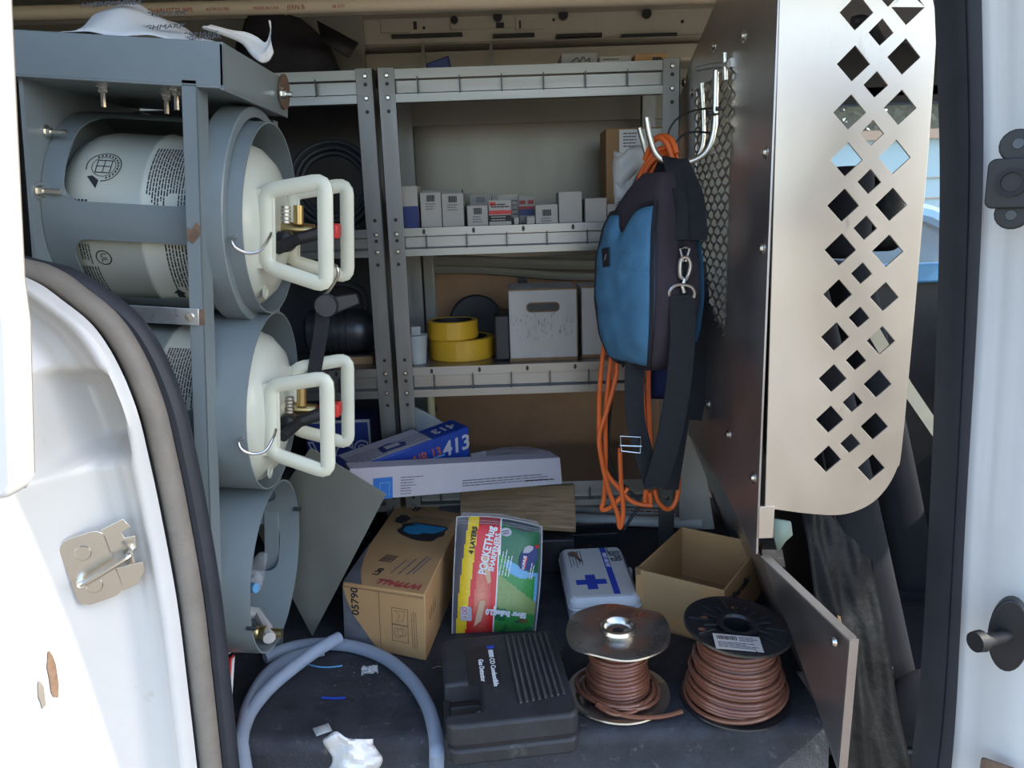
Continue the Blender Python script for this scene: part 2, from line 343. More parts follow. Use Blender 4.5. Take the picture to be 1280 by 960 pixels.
# ---- rear door post with its sculpted jamb
seal_px = [(36,345),(58,356),(80,372),(120,405),(150,450),(175,510),(190,570),(205,640),(225,750),(238,855),(250,960),(254,1000),(256,1060)]
seal_pts = smooth_path([at(a, b, 1.085) for a, b in seal_px], 9)
seal_pts = [Vector((-1.1,1.085,.97)), Vector((-.9,1.085,.93)), Vector((-.75,1.085,.89))] + seal_pts
N = len(seal_pts)
def jamb_y(t):                                               # depth across the jamb, t metres left of the seal
    a = 1.075-.018*math.sin(min(1, t/.03)*math.pi)
    s = max(0, min(1, (t-.074)/.10)); s = s*s*(2-s) if s < 1 else 1
    return a-.155*s-max(0, t-.174)*1.1
ts = [0,.005,.010]+[.015+.0055*k for k in range(32)]+[.22,.28,.34]
rows = []
for i, p in enumerate(seal_pts):
    tg = (seal_pts[min(i+1, N-1)]-seal_pts[max(0, i-1)]).normalized()
    d = Vector((-1, 0, -.30)).normalized()
    row = []
    for t in ts:
        q = Vector(p)+d*t; y = jamb_y(t)
        # pocket pressed into the corner of the jamb
        gx = (q.x+.610)/.056; gz = (q.z-.665)/.062; g = math.exp(-(abs(gx)**9+abs(gz)**9))
        y += .062*g*max(0, min(1, (t-.010)/.016))
        y += .006*math.exp(-((t-.055)/.008)**2)*(1 if p.z > .4 else max(0, 1-(.4-p.z)/.1))
        row.append(Vector((q.x, y, q.z)))
    rows.append(row)
mb = MB(); vs = [q for r in rows for q in r]; n = len(ts)
mb.add(vs, [(i*n+j, (i+1)*n+j, (i+1)*n+j+1, i*n+j+1) for i in range(N-1) for j in range(n-1)])
jamb = struct(mb.build('wall_near_left', M['white_paint'], sharp=80))
mb = MB(); mb.tube([q+Vector((.012, .012, 0)) for q in seal_pts], .0175, 12, flat=1.15); sl = mb.build('rubber_seal', M['seal'], jamb)
MB().tube([q+Vector((.034, .036, -.004)) for q in seal_pts], .014, 10, flat=1.3).build('rubber_lip', M['seal_dark'], jamb)
mb = MB(); mb.loft([[(p.x-.02+.0, 1.150, p.z), (p.x-.02, 1.158, p.z), (-1.45, 1.158, p.z-.02), (-1.45, 1.150, p.z-.02)] for p in seal_pts[3:]]); mb.build('inner_skin', M['dark_shell'], jamb)
# worn patch of paint low on the jamb
from mathutils.bvhtree import BVHTree
jb = BVHTree.FromPolygons(vs, [(i*n+j, (i+1)*n+j, (i+1)*n+j+1, i*n+j+1) for i in range(N-1) for j in range(n-1)])
for px0, py0, w, h in ((66,845,9,52),(52,868,6,30)):
    c = at(px0, py0, .845)
    ray = c-Vector((0,0,CAMZ)); hit = jb.ray_cast(Vector((0,0,CAMZ)), ray.normalized()); F = frame(hit[0]-ray.normalized()*.0015, hit[1].cross(Vector((0,0,1))), (0,0,1))
    patch = MB().prism([(math.cos(a)*w*.0008*(.7+.5*rnd.random()), math.sin(a)*h*.0008*(.75+.4*rnd.random())) for a in [k*.45 for k in range(14)]], -.001, .001, F); patch.build('worn_patch', M['rust'] if w == 9 else M['seal'], jamb)
# striker plate with loop
st = at(126, 706, 1.035)
F = frame(st, (.90,.42,.16), (-.1,0,1))
sk = thing('door_striker', 'zinc door latch striker plate with loop on the white door jamb', 'latch', F)
plate('plate', [round_rect(-.042,.018,-.052,.052,.016), circle(-.016,.026,.0085,14), circle(-.016,-.026,.0085,14)], .003, Matrix.Identity(4), M['zinc'], sk, .0006)
plate('hook_tab', [[(.016,.014),(.05,.008),(.054,.026),(.04,.028),(.038,.038),(.052,.042),(.046,.056),(.016,.05)]], .003, Matrix.Identity(4), M['zinc'], sk, .0006)
plate('hook_tab', [[(.016,-.048),(.036,-.046),(.05,-.03),(.052,-.016),(.016,-.012)]], .003, Matrix.Identity(4), M['zinc'], sk, .0006)
for z in (.026, -.026): MB().lathe([(.001,.004),(.010,.004),(.012,.0015),(.012,-.001)], Matrix.Translation((-.016, z, 0)), 16).build('screw', M['zinc'], sk)
MB().tube(smooth_path([(-.03,-.012,0),(-.03,-.012,.016),(-.022,-.010,.024),(.03,.004,.024),(.042,.007,.018),(.043,.007,0)], 5), .005, 10).build('striker_loop', M['zinc'], sk)
MB().loft([[(.030,-.014,0),(.034,.026,0),(.037,.026,0),(.033,-.014,0)],[(.042,-.006,.022),(.044,.014,.022),(.047,.014,.022),(.045,-.006,.022)]]).build('gusset', M['zinc'], sk)

# ---- edge of the sliding door, slid back along the outside
poly = [(q.x, q.z) for q in [at(a, b, .795) for a, b in ((20,-160),(22,0),(30,180),(38,345),(45,400),(50,590),(40,606),(-60,620))]]+[(-1.0,.62),(-1.3,.62),(-1.3,1.42)]
sd = struct(MB().loft([[(x, .75, z) for x, z in poly], [(x, .79, z) for x, z in poly]]).build('door_1', M['white_paint'], bevel=.006))
MB().tube([(x-.012, .795, z) for x, z in poly[:7]], .006, 8).build('door_edge_seal', M['seal'], sd)

# ---- front door post (right): dark seal and white jamb
L0 = smooth_path([at(a, b, 1.06) for a, b in ((1183,-60),(1184,0),(1190,200),(1186,400),(1176,640),(1163,860),(1152,960),(1145,1040))], 5)
L1 = smooth_path([at(a, b, 1.03) for a, b in ((1222,-60),(1224,0),(1226,200),(1218,400),(1204,640),(1194,860),(1187,960),(1180,1040))], 5)
mb = MB(); rings = []
for a, b in zip(L0, L1):
    w = b-a; o = Vector((0,-.012,0)); rings.append([a, a+w*.12+o, a+w*.30+o*1.5, a+w*.36+o*.9, a+w*.55+o*1.2, a+w*.9+o, b, b+Vector((0,.03,0)), a+Vector((0,.03,0))])
rp = struct(mb.loft(rings).build('trim_3', M['seal_dark'], sharp=50))
mb = MB()
cols = [(0,0),(.008,-.004),(.02,-.03),(.035,-.06),(.05,-.075),(.075,-.085),(.10,-.10),(.13,-.13),(.16,-.135),(.35,-.14)]
vs = [Vector((p.x+dx, p.y+dy, p.z)) for p in L1 for dx, dy in cols]; n = len(cols)
mb.add(vs, [(i*n+j, (i+1)*n+j, (i+1)*n+j+1, i*n+j+1) for i in range(len(L1)-1) for j in range(n-1)])
rj = struct(mb.build('wall_near_right', M['white_paint'], sharp=80))
# door stay bracket, bumper pin
def jamb_frame(px, py, Y): return frame(at(px, py, Y), (.78,-.62,0), (0,0,1))
F = jamb_frame(1264, 224, .95)
hb = thing('door_catch', 'dark grey plastic door catch with a round socket high on the right door post', 'door catch', F)
plate('body', [round_rect(-.021,.03,-.032,.022,.007)], .022, T(0,0,.009), M['black_plastic'], hb, .002)
plate('lug', [circle(.004,.038,.017,18)], .014, T(0,0,.006), M['black_plastic'], hb, .002)
plate('lug', [circle(.006,-.040,.017,18)], .014, T(0,0,.006), M['black_plastic'], hb, .002)
MB().lathe([(.0165,.019),(.0165,.026),(.0115,.026),(.010,.014),(.001,.012)], Matrix.Translation((.003,-.004,0)), 20).build('socket', M['black_rubber'], hb)
for y in (.040, -.042): MB().lathe([(.001,.016),(.006,.016),(.008,.013)], Matrix.Translation((.005, y, 0)), 12).build('screw', M['black_steel'], hb)
F = jamb_frame(1262, 790, .94)
kb = thing('door_bumper', 'dark oval plate with a rubber bumper pin low on the right door post', 'bumper', F)
plate('plate', [circle(0,0,.021,28,.050)], .012, T(0,0,.005), M['black_plastic'], kb, .003)
MB().tube([(0,0,.008),(-.010,.001,.028),(-.020,.002,.042),(-.026,.0025,.050)], [.009,.0085,.009,.0125], 14).tube([(-.026,.0025,.050),(-.033,.003,.060)], [.0145,.0135], 16).build('pin', M['black_rubber'], kb)
for y in (.031,-.031): MB().lathe([(.001,.012),(.005,.012),(.006,.0105)], Matrix.Translation((0.002, y, 0)), 12).build('screw', M['black_steel'], kb)
F = jamb_frame(1246, 968, .95)
lt = thing('latch_plate', 'small brown metal latch plate at the foot of the right door post', 'latch', F)
plate('plate', [round_rect(-.02,.022,-.02,.02,.004), circle(0,0,.006,12)], .004, T(0,0,.003), M['rust'], lt, .0008)
# ================================================================ cylinder rack, tanks
RK = Matrix.Translation((-.545, 1.2, 0.004)) @ Matrix.Rotation(R(5), 4, 'Y')
rack = thing('cylinder_rack', 'grey steel cylinder rack with three round sleeves beside the rear door post', 'rack', RK)
G = M['rack_grey']
# front corner post: an angle; its near face and the face turned to the right
MB().box(-.020, .003, -.012, -.009, .02, 1.135).box(-.0, .003, -.012, .030, .02, 1.135).build('post', G, rack, bevel=.0012)
MB().box(-.022, .010, -.0125, .028, .012, .055).build('foot', G, rack, bevel=.001)
MB().box(-.25, -.235, .33, .37, .0, 1.12).box(-.02, .01, .34, .37, 0, 1.12).build('rear_post', G, rack, bevel=.001)
# end plate at the left
MB().box(-.262, -.256, .0, .37, .70, 1.13).build('end_plate', G, rack)
# top channel
mb = MB()
mb.box(-.30, .042, -.012, -.008, 1.128, 1.187).box(.036, .042, -.012, .325, 1.123, 1.187).box(-.30, .042, -.012, .325, 1.184, 1.189).box(-.30, .042, -.012, .325, 1.125, 1.129)
mb.build('top_channel', G, rack, bevel=.0015)
def bolt(m, r=.008, L=.022, mt='zinc', parent=rack, name='bolt'):
    b = MB(); b.lathe([(r*1.5, 0), (r*1.5, .0025), (r, .003)], m, 16); b.lathe([(r, .003), (r, .009), (r*.55, .0095), (r*.55, L), (.0005, L)], m, 6); return b.build(name, M[mt], parent, sharp=30)
for x, y in ((-.165,.05),(-.09,.10),(-.045,.03)): bolt(T(x, y, 1.126, 180), .007, .03)
bolt(T(-.256, .05, 1.055, 0, 90), .007, .032); bolt(T(-.256, .02, .965, 0, 90), .009, .035)
# rusty washer and nut on the end of the top channel
d = MB(); d.cyl((.043,.29,1.165), (.047,.29,1.165), .031, seg=26); dk = d.build('washer', M['rust'], rack)
bolt(T(.046, .265, 1.158, 0, 90), .008, .02)
# sleeves
TX0, TX1, TR = -.255, .053, .164
def sleeve(zc, windows, name='sleeve', y=.185, r=TR):
    n = 72; mb = MB(); rings = []
    for x, rr in ((TX0, r), (TX1, r), (TX1, r-.003), (TX0, r-.003)):
        rings.append([(x, y+rr*math.cos(2*math.pi*k/n), zc+rr*math.sin(2*math.pi*k/n)) for k in range(n)])
    mb.loft(rings, loop=True); o = mb.build(name, G, rack, sharp=30)
    o.parent = None; cs = []
    for x0, x1, z0, z1, y0, y1, rad in windows:
        c = MB(); lp = round_rect(x0, x1, z0, z1, rad, 6); c.loft([[(a, y0, b) for a, b in lp], [(a, y1, b) for a, b in lp]]); cs.append(c.build('cutter', None))
    if cs: cut(o, cs)
    o.parent = rack; return o
Z1, Z2, Z3 = .937, .610, .281
s1 = sleeve(Z1, [(-.222,-.022,Z1+.016,Z1+.15,-.1,.16,.028), (-.215,-.022,Z1-.138,Z1-.042,-.1,.16,.026)])
s2 = sleeve(Z2, [(-.222,-.022,Z2+.016,Z2+.15,-.1,.16,.028), (-.215,-.022,Z2-.138,Z2-.042,-.1,.16,.026)])
s3 = sleeve(Z3, [(-.15,-.045,Z3+.075,Z3+.135,-.1,.16,.028), (-.15,-.045,Z3-.03,Z3+.03,-.1,.16,.028), (-.10,.012,Z3-.085,Z3+.012,.2,.5,.022), (-.12,.012,Z3+.07,Z3+.125,.2,.5,.022)])
for y, z in ((.185-.156, Z3-.045), (.185+.150, Z3+.055)):
    b = MB(); b.cyl((.045, y, z), (.06, y, z), .005, seg=10); b.build('rivet', M['black_steel'], s3)
# outer ring round the mouth of the top sleeve
n = 72; mb = MB()
mb.loft([[(x, .185+rr*math.cos(2*math.pi*k/n), Z1+.004+rr*math.sin(2*math.pi*k/n)) for k in range(n)] for x, rr in ((-.012,.183),(.028,.183),(.030,.181),(.030,.166),(.026,.166),(-.012,.166))], loop=True)
mb.build('ring', G, rack, sharp=30)
# galvanised strap between the first and second sleeve
strap = MB().box(-.30, -.004, -.016, -.013, .775, .801).build('strap', M['galv'], rack, bevel=.0008)
MB().lathe([(.001,.004),(.006,.0035),(.0075,0)], T(-.018, -.016, .788, 90), 14).build('rivet', M['zinc'], strap)
MB().box(-.004, .0035, -.0135, -.0120, .776, .800).build('rust_patch', M['rust'], rack)
MB().prism([(-.019,.905),(-.010,.900),(.0,.912),(.002,.925),(-.004,.932),(-.012,.920),(-.018,.924)], -.0005, .0008, Matrix.Translation((0,-.0125,0)) @ Matrix.Rotation(R(90), 4, 'X')).build('rust_patch', M['rust'], rack)

# ---- tanks
def on_tank(r, yc, zc):                       # flat (u along the tank, v round it) -> surface; v upward from the camera side
    def f(u, v): a = v/r; return Vector((u, yc-r*math.cos(a), zc+r*math.sin(a)))
    return f
def wrap(mb, f):
    mb.v = [f(q.x, q.y)+Vector((0, 0, 0)) for q in mb.v]; return mb
def wrapped_text(name, s, size, u, v, f, material, parent, rot=-90):
    o = text(name, s, size, Matrix.Translation((u, v, 0)) @ Matrix.Rotation(R(rot), 4, 'Z'), material, parent)
    for q in o.data.vertices: q.co = f(q.co.x, q.co.y)
    return o
def wstrip(mb, f, u0, u1, v0, v1, n=1):       # little patch lying on the curved side
    for k in range(n):
        a = v0+(v1-v0)*k/n; b = v0+(v1-v0)*(k+1)/n
        mb.add([f(u0,a), f(u1,a), f(u1,b), f(u0,b)], [(0,1,2,3)])
def wdashes(mb, f, u0, u1, v0, v1, rows, h, words=7, ragged=.3):   # rows run round the tank, stacked along it
    for i in range(rows):
        u = u1-(i+.5)*(u1-u0)/rows; v = v1; end = v0+(v1-v0)*ragged*rnd.random()
        while v > end:
            w = (v1-v0)/words*(.25+.75*rnd.random()); w = min(w, v-end)
            wstrip(mb, f, u-h/2, u+h/2, v-w*.84, v, max(1, int(w/.012))); v -= w
def handle_loop(y, z0, z1, zo0, zo1, xo, base_x, bend):
    pts = [(base_x, y, z0), (base_x, y, z1)]
    corner = [(base_x, z0), (base_x, z1), (xo, zo1), (xo+.003, zo0)]
    path = []
    N = len(corner)
    for i in range(N):
        p = Vector(corner[i]).to_3d(); a = Vector(corner[i-1]).to_3d(); b = Vector(corner[(i+1) % N]).to_3d()
        da = (a-p).normalized(); db = (b-p).normalized(); r = .018
        for k in range(5):
            t = k/4; q = (p+da*r)*(1-t)**2 + p*2*t*(1-t) + (p+db*r)*t*t
            yy = y+bend*((q.x-base_x)/(xo-base_x))
            path.append(Vector((q.x, yy, q.y)))
    return path
def make_tank(zc, label, x_off, lower_print):
    yc, r = .185, .146; zz = zc-.0145
    t = thing('gas_cylinder', label, 'gas cylinder', RK @ Matrix.Translation((x_off, 0, 0)), 'white gas cylinders in the rack')
    prof = [(.001,-.262),(.09,-.258),(.13,-.245),(r-.004,-.222),(r,-.20),(r,-.117),(r+.0025,-.114),(r+.0025,-.108),(r,-.105),(r,-.012),(r-.003,.008),(r-.012,.030),(r-.032,.050),(r-.07,.064),(.05,.069),(.001,.070)]
    X = Matrix.Translation((0, yc, zz)) @ Matrix.Rotation(R(90), 4, 'Y')
    body = MB().lathe(prof, X, 64).build('body', M['tank'], t, sharp=60)
    f = on_tank(r+.0006, yc, zz)
    ink = MB()
    wdashes(ink, f, -.106, -.028, .012, .140, 17, .0022, 10)
    wdashes(ink, f, -.078, -.026, -.13, -.030, 10, .0024, 7)
    wdashes(ink, f, -.222, -.19, -.135, -.075, 7, .002, 6)
    wdashes(ink, f, -.214, -.196, -.072, -.036, 4, .002, 4)
    wdashes(ink, f, -.216, -.194, .014, .034, 4, .0035, 3)
    ink.build('small_print', M['ink'], body, smooth=False)
    ink = MB()                                # round emblem with a square and a pointing tail
    uc, vc = -.178, .092
    for r0, r1 in ((.026,.0275),(.018,.019)):
        for k in range(40):
            a, b = 2*math.pi*k/40, 2*math.pi*(k+1)/40
            if r0 > .02 and 3.3 < a < 4.6: continue
            ink.add([f(uc+r0*math.cos(a), vc+r0*math.sin(a)), f(uc+r1*math.cos(a), vc+r1*math.sin(a)), f(uc+r1*math.cos(b), vc+r1*math.sin(b)), f(uc+r0*math.cos(b), vc+r0*math.sin(b))], [(0,1,2,3)])
    for u0, u1, v0, v1 in ((-.012,.012,.011,.0125),(-.012,.012,-.0125,-.011),(-.012,-.0105,-.012,.012),(.0105,.012,-.012,.012),(-.0007,.0007,-.012,.012),(-.012,.012,-.0007,.0007)): wstrip(ink, f, uc+u0, uc+u1, vc+v0, vc+v1)
    ink.add([f(uc-.022, vc-.020), f(uc-.006, vc-.040), f(uc-.003, vc-.026), f(uc-.014, vc-.018)], [(0,1,2,3)])
    for k in range(14):
        a = -1.2+k*.26; wstrip(ink, f, uc+.0222*math.cos(a)-.0012, uc+.0222*math.cos(a)+.0012, vc+.0222*math.sin(a)-.002, vc+.0222*math.sin(a)+.002)
    ink.build('emblem', M['ink'], body, smooth=False)
    ink = MB(); uc, vc = -.178, -.058
    for k in range(28):
        a, b = 2*math.pi*k/28, 2*math.pi*(k+1)/28
        ink.add([f(uc+.011*math.cos(a), vc+.011*math.sin(a)), f(uc+.0127*math.cos(a), vc+.0127*math.sin(a)), f(uc+.0127*math.cos(b), vc+.0127*math.sin(b)), f(uc+.011*math.cos(b), vc+.011*math.sin(b))], [(0,1,2,3)])
    ink.build('test_mark', M['ink'], body, smooth=False)
    wrapped_text('lettering', 'UL', .014, uc, vc, f, M['ink'], body)
    ink = MB(); uc, vc = -.075, -.128
    ink.add([f(uc-.006,vc-.012), f(uc+.006,vc-.012), f(uc+.006,vc+.0), f(uc+.011,vc), f(uc,vc+.012), f(uc-.011,vc), f(uc-.006,vc)], [(0,1,2,3,4,5,6)])
    ink.build('arrow_mark', M['ink'], body, smooth=False)
    # handles: two welded loops
    for y, b in ((yc-.085, -.012), (yc+.068, .010)):
        p = handle_loop(y, zz-.060, zz+.062, zz-.086, zz+.084, .166, .066, b)
        h = MB().tube(p, .0085, 10, closed=True, flat=1.55, updir=(0,1,0)).build('handle', M['handle_cream'], t)
        q = MB(); q.loft([[(.050, y+s*.004, zz-.066), (.050, y+s*.004, zz+.066), (.082, y+s*.004, zz+.066), (.082, y+s*.004, zz-.062)] for s in (-1, 1)]); q.build('foot_plate', M['handle_cream'], h, bevel=.002)
    # valve in the middle: brass body, black wheel, red cap
    v = MB().cyl((.066,yc,zz), (.125,yc,zz), .014, .011, 14).cyl((.100,yc-.01,zz+.01), (.100,yc-.01,zz+.042), .009, seg=12).build('valve', M['brass'], t)
    k = MB(); k.lathe([(.008,0),(.017,.003),(.019,.012),(.019,.03),(.015,.036),(.001,.037)], frame((.082, yc-.05, zz-.020), (0,0,1), (1,0,0)) @ Matrix.Rotation(R(0), 4, 'X'), 14); k.build('hand_wheel', M['black_plastic'], v)
    MB().tube([(.085,yc-.082,zz-.030),(.10,yc-.03,zz-.016),(.135,yc-.01,zz-.004)], [.010,.011,.012], 10).build('stem', M['black_rubber'], v)
    c = MB(); c.cyl((.128,yc+.01,zz+.004), (.140,yc+.01,zz+.004), .008, seg=12); c.box(.138, .168, yc-.006, yc+.026, zz-.012, zz+.014); c.build('valve_cap', M['red'], v, bevel=.004)
    s = MB()
    for q in range(5): s.cyl((.095,yc-.07,zz+.012+.006*q), (.095,yc-.07,zz+.016+.006*q), .0085 if q % 2 else .0075, seg=12)
    s.build('spring', M['steel'], v)
    # wire pin through the sleeve rim
    MB().tube(smooth_path([(.044,.03,zz-.010),(.040,.012,zz-.014),(.046,.008,zz-.026),(.062,.014,zz-.034),(.080,.022,zz-.030),(.088,.04,zz-.012),(.086,.06,zz-.004)], 5), .0026, 8).build('wire_pin', M['steel'], t)
    b = MB(); b.lathe([(.013,0),(.013,.003),(.008,.004),(.007,.002),(.001,.002)], frame((.050, yc-.045, zz-.108), (0,0,1), (0,-.7,-.7)) , 16); b.build('weld_boss', M['tank'], t)
    return t
make_tank(Z1, 'white gas cylinder in the uppermost grey sleeve of the rack, two labelled windows beside it', 0, True)
make_tank(Z2, 'white gas cylinder in the middle sleeve of the rack, above the empty sleeve', .004, False)

# ---- white film on the rack top
RX = RK @ Matrix.Translation((0, 0, 0))
nz = lambda x, y: noise.noise(Vector((x, y, 0.3)))
def film_f(u, v):
    x = -.20+.235*u; y = .00+.16*v; z = 1.190+(.020+.045*math.exp(-((u-.28)/.30)**2))*math.sin(min(1, v*1.6)*1.57)*min(1, u*9)*(1-.7*max(0, u-.5)*2)+.010*nz(x*22, y*22)
    if u > .8: k = (u-.8)/.2; z += -.012*k*k
    return RX @ Vector((x, y, max(z, 1.1895)))
bag = tag(MB().grid(film_f, 44, 22).build('plastic_wrap', M['poly_white'], sharp=45, solid=.0008), 'crinkled white printed plastic wrap lying on top of the grey rack', 'plastic wrap')
for k, (u, v, s) in enumerate(((.22,.34,1),(.50,.50,1),(.30,.30,.9),(.58,.22,.9),(.74,.45,.85),(.84,.20,.75))):
    p = film_f(u, v); n_ = Vector((0,-.75,.66))
    text('lettering', 'HIGHMARK', .016*s, frame(p+n_*.008, (1,0,.02), n_.cross(Vector((1,0,0)))), M['ink_grey'], bag)
E=[at(246,37,1.26)+Vector((0,0,.002)), at(272,44,1.33), at(292,48,1.36), at(306,44,1.38)]
mb = MB()
prof2 = [[at(252,36,1.30), at(262,30,1.30)], [at(285,47,1.34), at(288,37,1.34)], [at(303,56,1.36), at(308,40,1.36)], [at(314,70,1.36), at(322,46,1.37)], [at(326,79,1.36), at(333,52,1.37)], [at(336,78,1.37), at(339,28,1.375)], [at(343,66,1.37), at(335,24,1.37)]]
pa = smooth_path([q[0] for q in prof2], 5); pb = smooth_path([q[1] for q in prof2], 5)
mb.loft([[a, a.lerp(b, .35)+Vector((0,-.012,0)), a.lerp(b, .7)+Vector((0,.006,0)), b] for a, b in zip(pa, pb)], cap=False, closed_ring=False)
tag(mb.build('plastic_strip', M['poly_white'], sharp=90, solid=.0008, sub=1), 'twisted strip of white plastic dangling off the right end of the rack top', 'plastic strip')

# ---- hose coil and bits in the empty bottom sleeve
y0, zb = .185, Z3-.164+.003
co = thing('hose_coil', 'coiled white hose with a brass fitting inside the empty bottom sleeve', 'hose', RK)
path = []
for k in range(90):
    a = 2*math.pi*k/36; rr = .095-.0004*k; path.append((-.14+rr*math.cos(a)*.95, y0+.02+rr*math.sin(a)*.55, zb+.030+.012*k/36))
path += [(.0,y0+.04,zb+.03),(.03,y0-.0,zb+.022),(.045,y0-.03,zb+.020)]
MB().tube(path, .0125, 10).build('hose', M['old_white'], co)
MB().lathe([(.010,-.03),(.010,0),(.014,.002),(.014,.012),(.011,.014),(.013,.018),(.013,.03),(.008,.031),(.007,.02),(.001,.02)], frame((.035,y0-.015,zb+.022),(0,0,1),(0,1,0)) , 18).build('fitting', M['brass'], co)
mb = MB(); mb.grid(lambda u, v: RX @ Vector((-.12+.12*u, y0+.06+.05*v, zb+.07+.05*v+.03*nz(u*5, v*5+3))), 14, 10)
tag(mb.build('plastic_bag', M['film'], sharp=90, solid=.0006), 'clear crumpled plastic bag inside the empty bottom sleeve', 'plastic bag')
mb = MB(); mb.tube([RX @ Vector(q) for q in smooth_path([(-.10,y0+.04,zb+.075),(-.04,y0+.05,zb+.082),(.0,y0+.035,zb+.09)], 5)], .010, 10)
tag(mb.build('blue_hose', M['skyblue'], sharp=60), 'short blue hose end lying on the coil in the bottom sleeve', 'hose')
# ================================================================ shelf units
SHZ = [(1.284,1.206),(.902,.832),(.540,.460),(.208,.138)]     # lip top, lip bottom
def shelf_unit(name, label, x0, x1, left_post=True, div0=0):
    t = thing(name, label, 'shelf unit', T(0, 2.0, 0))
    pw = .043
    for x in ([x0] if left_post else [])+[x1-pw]:
        p = MB().box(x, x+pw, -.003, 0, .0, 1.288).box(x if x == x0 else x+pw-.003, x+.003 if x == x0 else x+pw, -.003, .04, 0, 1.288).build('post', M['alu_post'], t, bevel=.0008)
        q = MB().lathe([(.001,.003),(.004,.0028),(.0065,0)], None, 10).build('screw', M['zinc'], p); ms = [T(x+pw/2+.002, -.003, z, 90) for a, b in SHZ for z in (a-.014, b+.012)]
        q.matrix_local = ms[0]; repeat(q, ms[1:])
        q = MB().lathe([(.001,.0006),(.0048,.0006),(.0048,0)], None, 10).build('hole', M['black_plastic'], p); ms = [T(x+pw/2+.002, -.003, z, 90) for a, b in SHZ for z in (b-.02, a+.022, (a+b)/2+.005) if z < 1.28]
        q.matrix_local = ms[0]; repeat(q, ms[1:])
        MB().box(x, x+pw, .315, .318, 0, 1.288).box(x, x+.003, .28, .318, 0, 1.288).build('rear_post', M['alu_post'], t)
    a0 = x0+(pw if left_post else 0); a1 = x1-pw
    for i, (zt, zb) in enumerate(SHZ):
        h = zt-zb
        pr = [(-.001,zt),(.315,zt),(.315,zt-.003),(.014,zt-.003),(.014,zb+.003),(.02,zb+.003),(.02,zb),(-.005,zb),(-.005,zb+h*.25),(.012,zb+h*.31),(.012,zt-h*.33),(-.001,zt-h*.29)]
        s = MB().loft([[(x, y, z) for y, z in pr] for x in (a0, (a0+a1)/2, a1)]).build('shelf', M['alu'], t, sharp=20)
        x = a0+.055+div0; xs = []
        while x < a1: xs.append(x); x += .103
        q = MB().box(-.0014, .0014, -.006, .016, zb+h*.22, zt-h*.24).build('divider', M['black_steel'], s); q.location.x = xs[0]; repeat(q, [T(v) for v in xs[1:]])
        if i in (1, 2):
            x = a0+.05; xs = []
            while x < a1: xs.append(x); x += .127
            q = MB().lathe([(.001,.0008),(.005,.0008),(.005,0)], T(0, -.001, zt-h*.14, 90) @ Matrix.Diagonal((.8,1.4,1,1)), 10).build('slot', M['black_plastic'], s); q.location.x = xs[0]; repeat(q, [T(v) for v in xs[1:]])
    return t
shelf_unit('shelf_unit', 'bare aluminium shelf unit with four shelves across the brown far wall', -.305, .437)
shelf_unit('shelf_unit', 'shadowed aluminium shelf unit behind the cylinder rack', -1.15, -.315, False, .02)

# ---------------------------------------------------------------- boxes
def carton(name, label, cat, m, w, d, h, material, group=None, bevel=.0015):
    t = thing(name, label, cat, m, group)
    MB().box(-w/2, w/2, -d/2, d/2, 0, h).build('body', material, t, bevel=bevel)
    return t
def front_m(w, d, h): return T(0, -d/2-.0002, 0, 90)            # x across, y up on the near face
def top_m(h, rz=0): return T(0, 0, h+.0002, 0, 0, rz)
TRAY2 = .9024
row = [  # left px, right px, top px, y of front face, what sets it apart, decoration
 (493,521,233,2.045,'tall white carton with a navy base band at the left end of the middle shelf','navy'),
 (524,550,241,2.045,'white carton with a barcode tab, second from the left upright on the middle shelf','bar'),
 (552,579,242,2.045,'white carton with a barcode tab, third from the left upright on the middle shelf','bar'),
 (583,609,257,2.040,'low white carton with a black code label in front of a taller grey carton','bar'),
 (611,639,250,2.035,'white carton with a red stripe and black lettering on the middle shelf','stripe'),
 (669,697,256,2.040,'low white carton with a small printed label right of the colour printed carton','bar2'),
 (698,727,240,2.050,'tallest plain white carton on the middle shelf','plain'),
 (731,758,248,2.045,'plain white carton, second tallest of the plain ones, right half of the middle shelf','plain'),
 (759,790,255,2.045,'low white carton with a barcode at the brown carton, partly behind the blue bag','bar2'),
 (642,648,272,2.035,'tiny white carton end between striped and printed cartons','plain'),
 (658,668,271,2.035,'small white carton end below the colour printed carton','plain')]
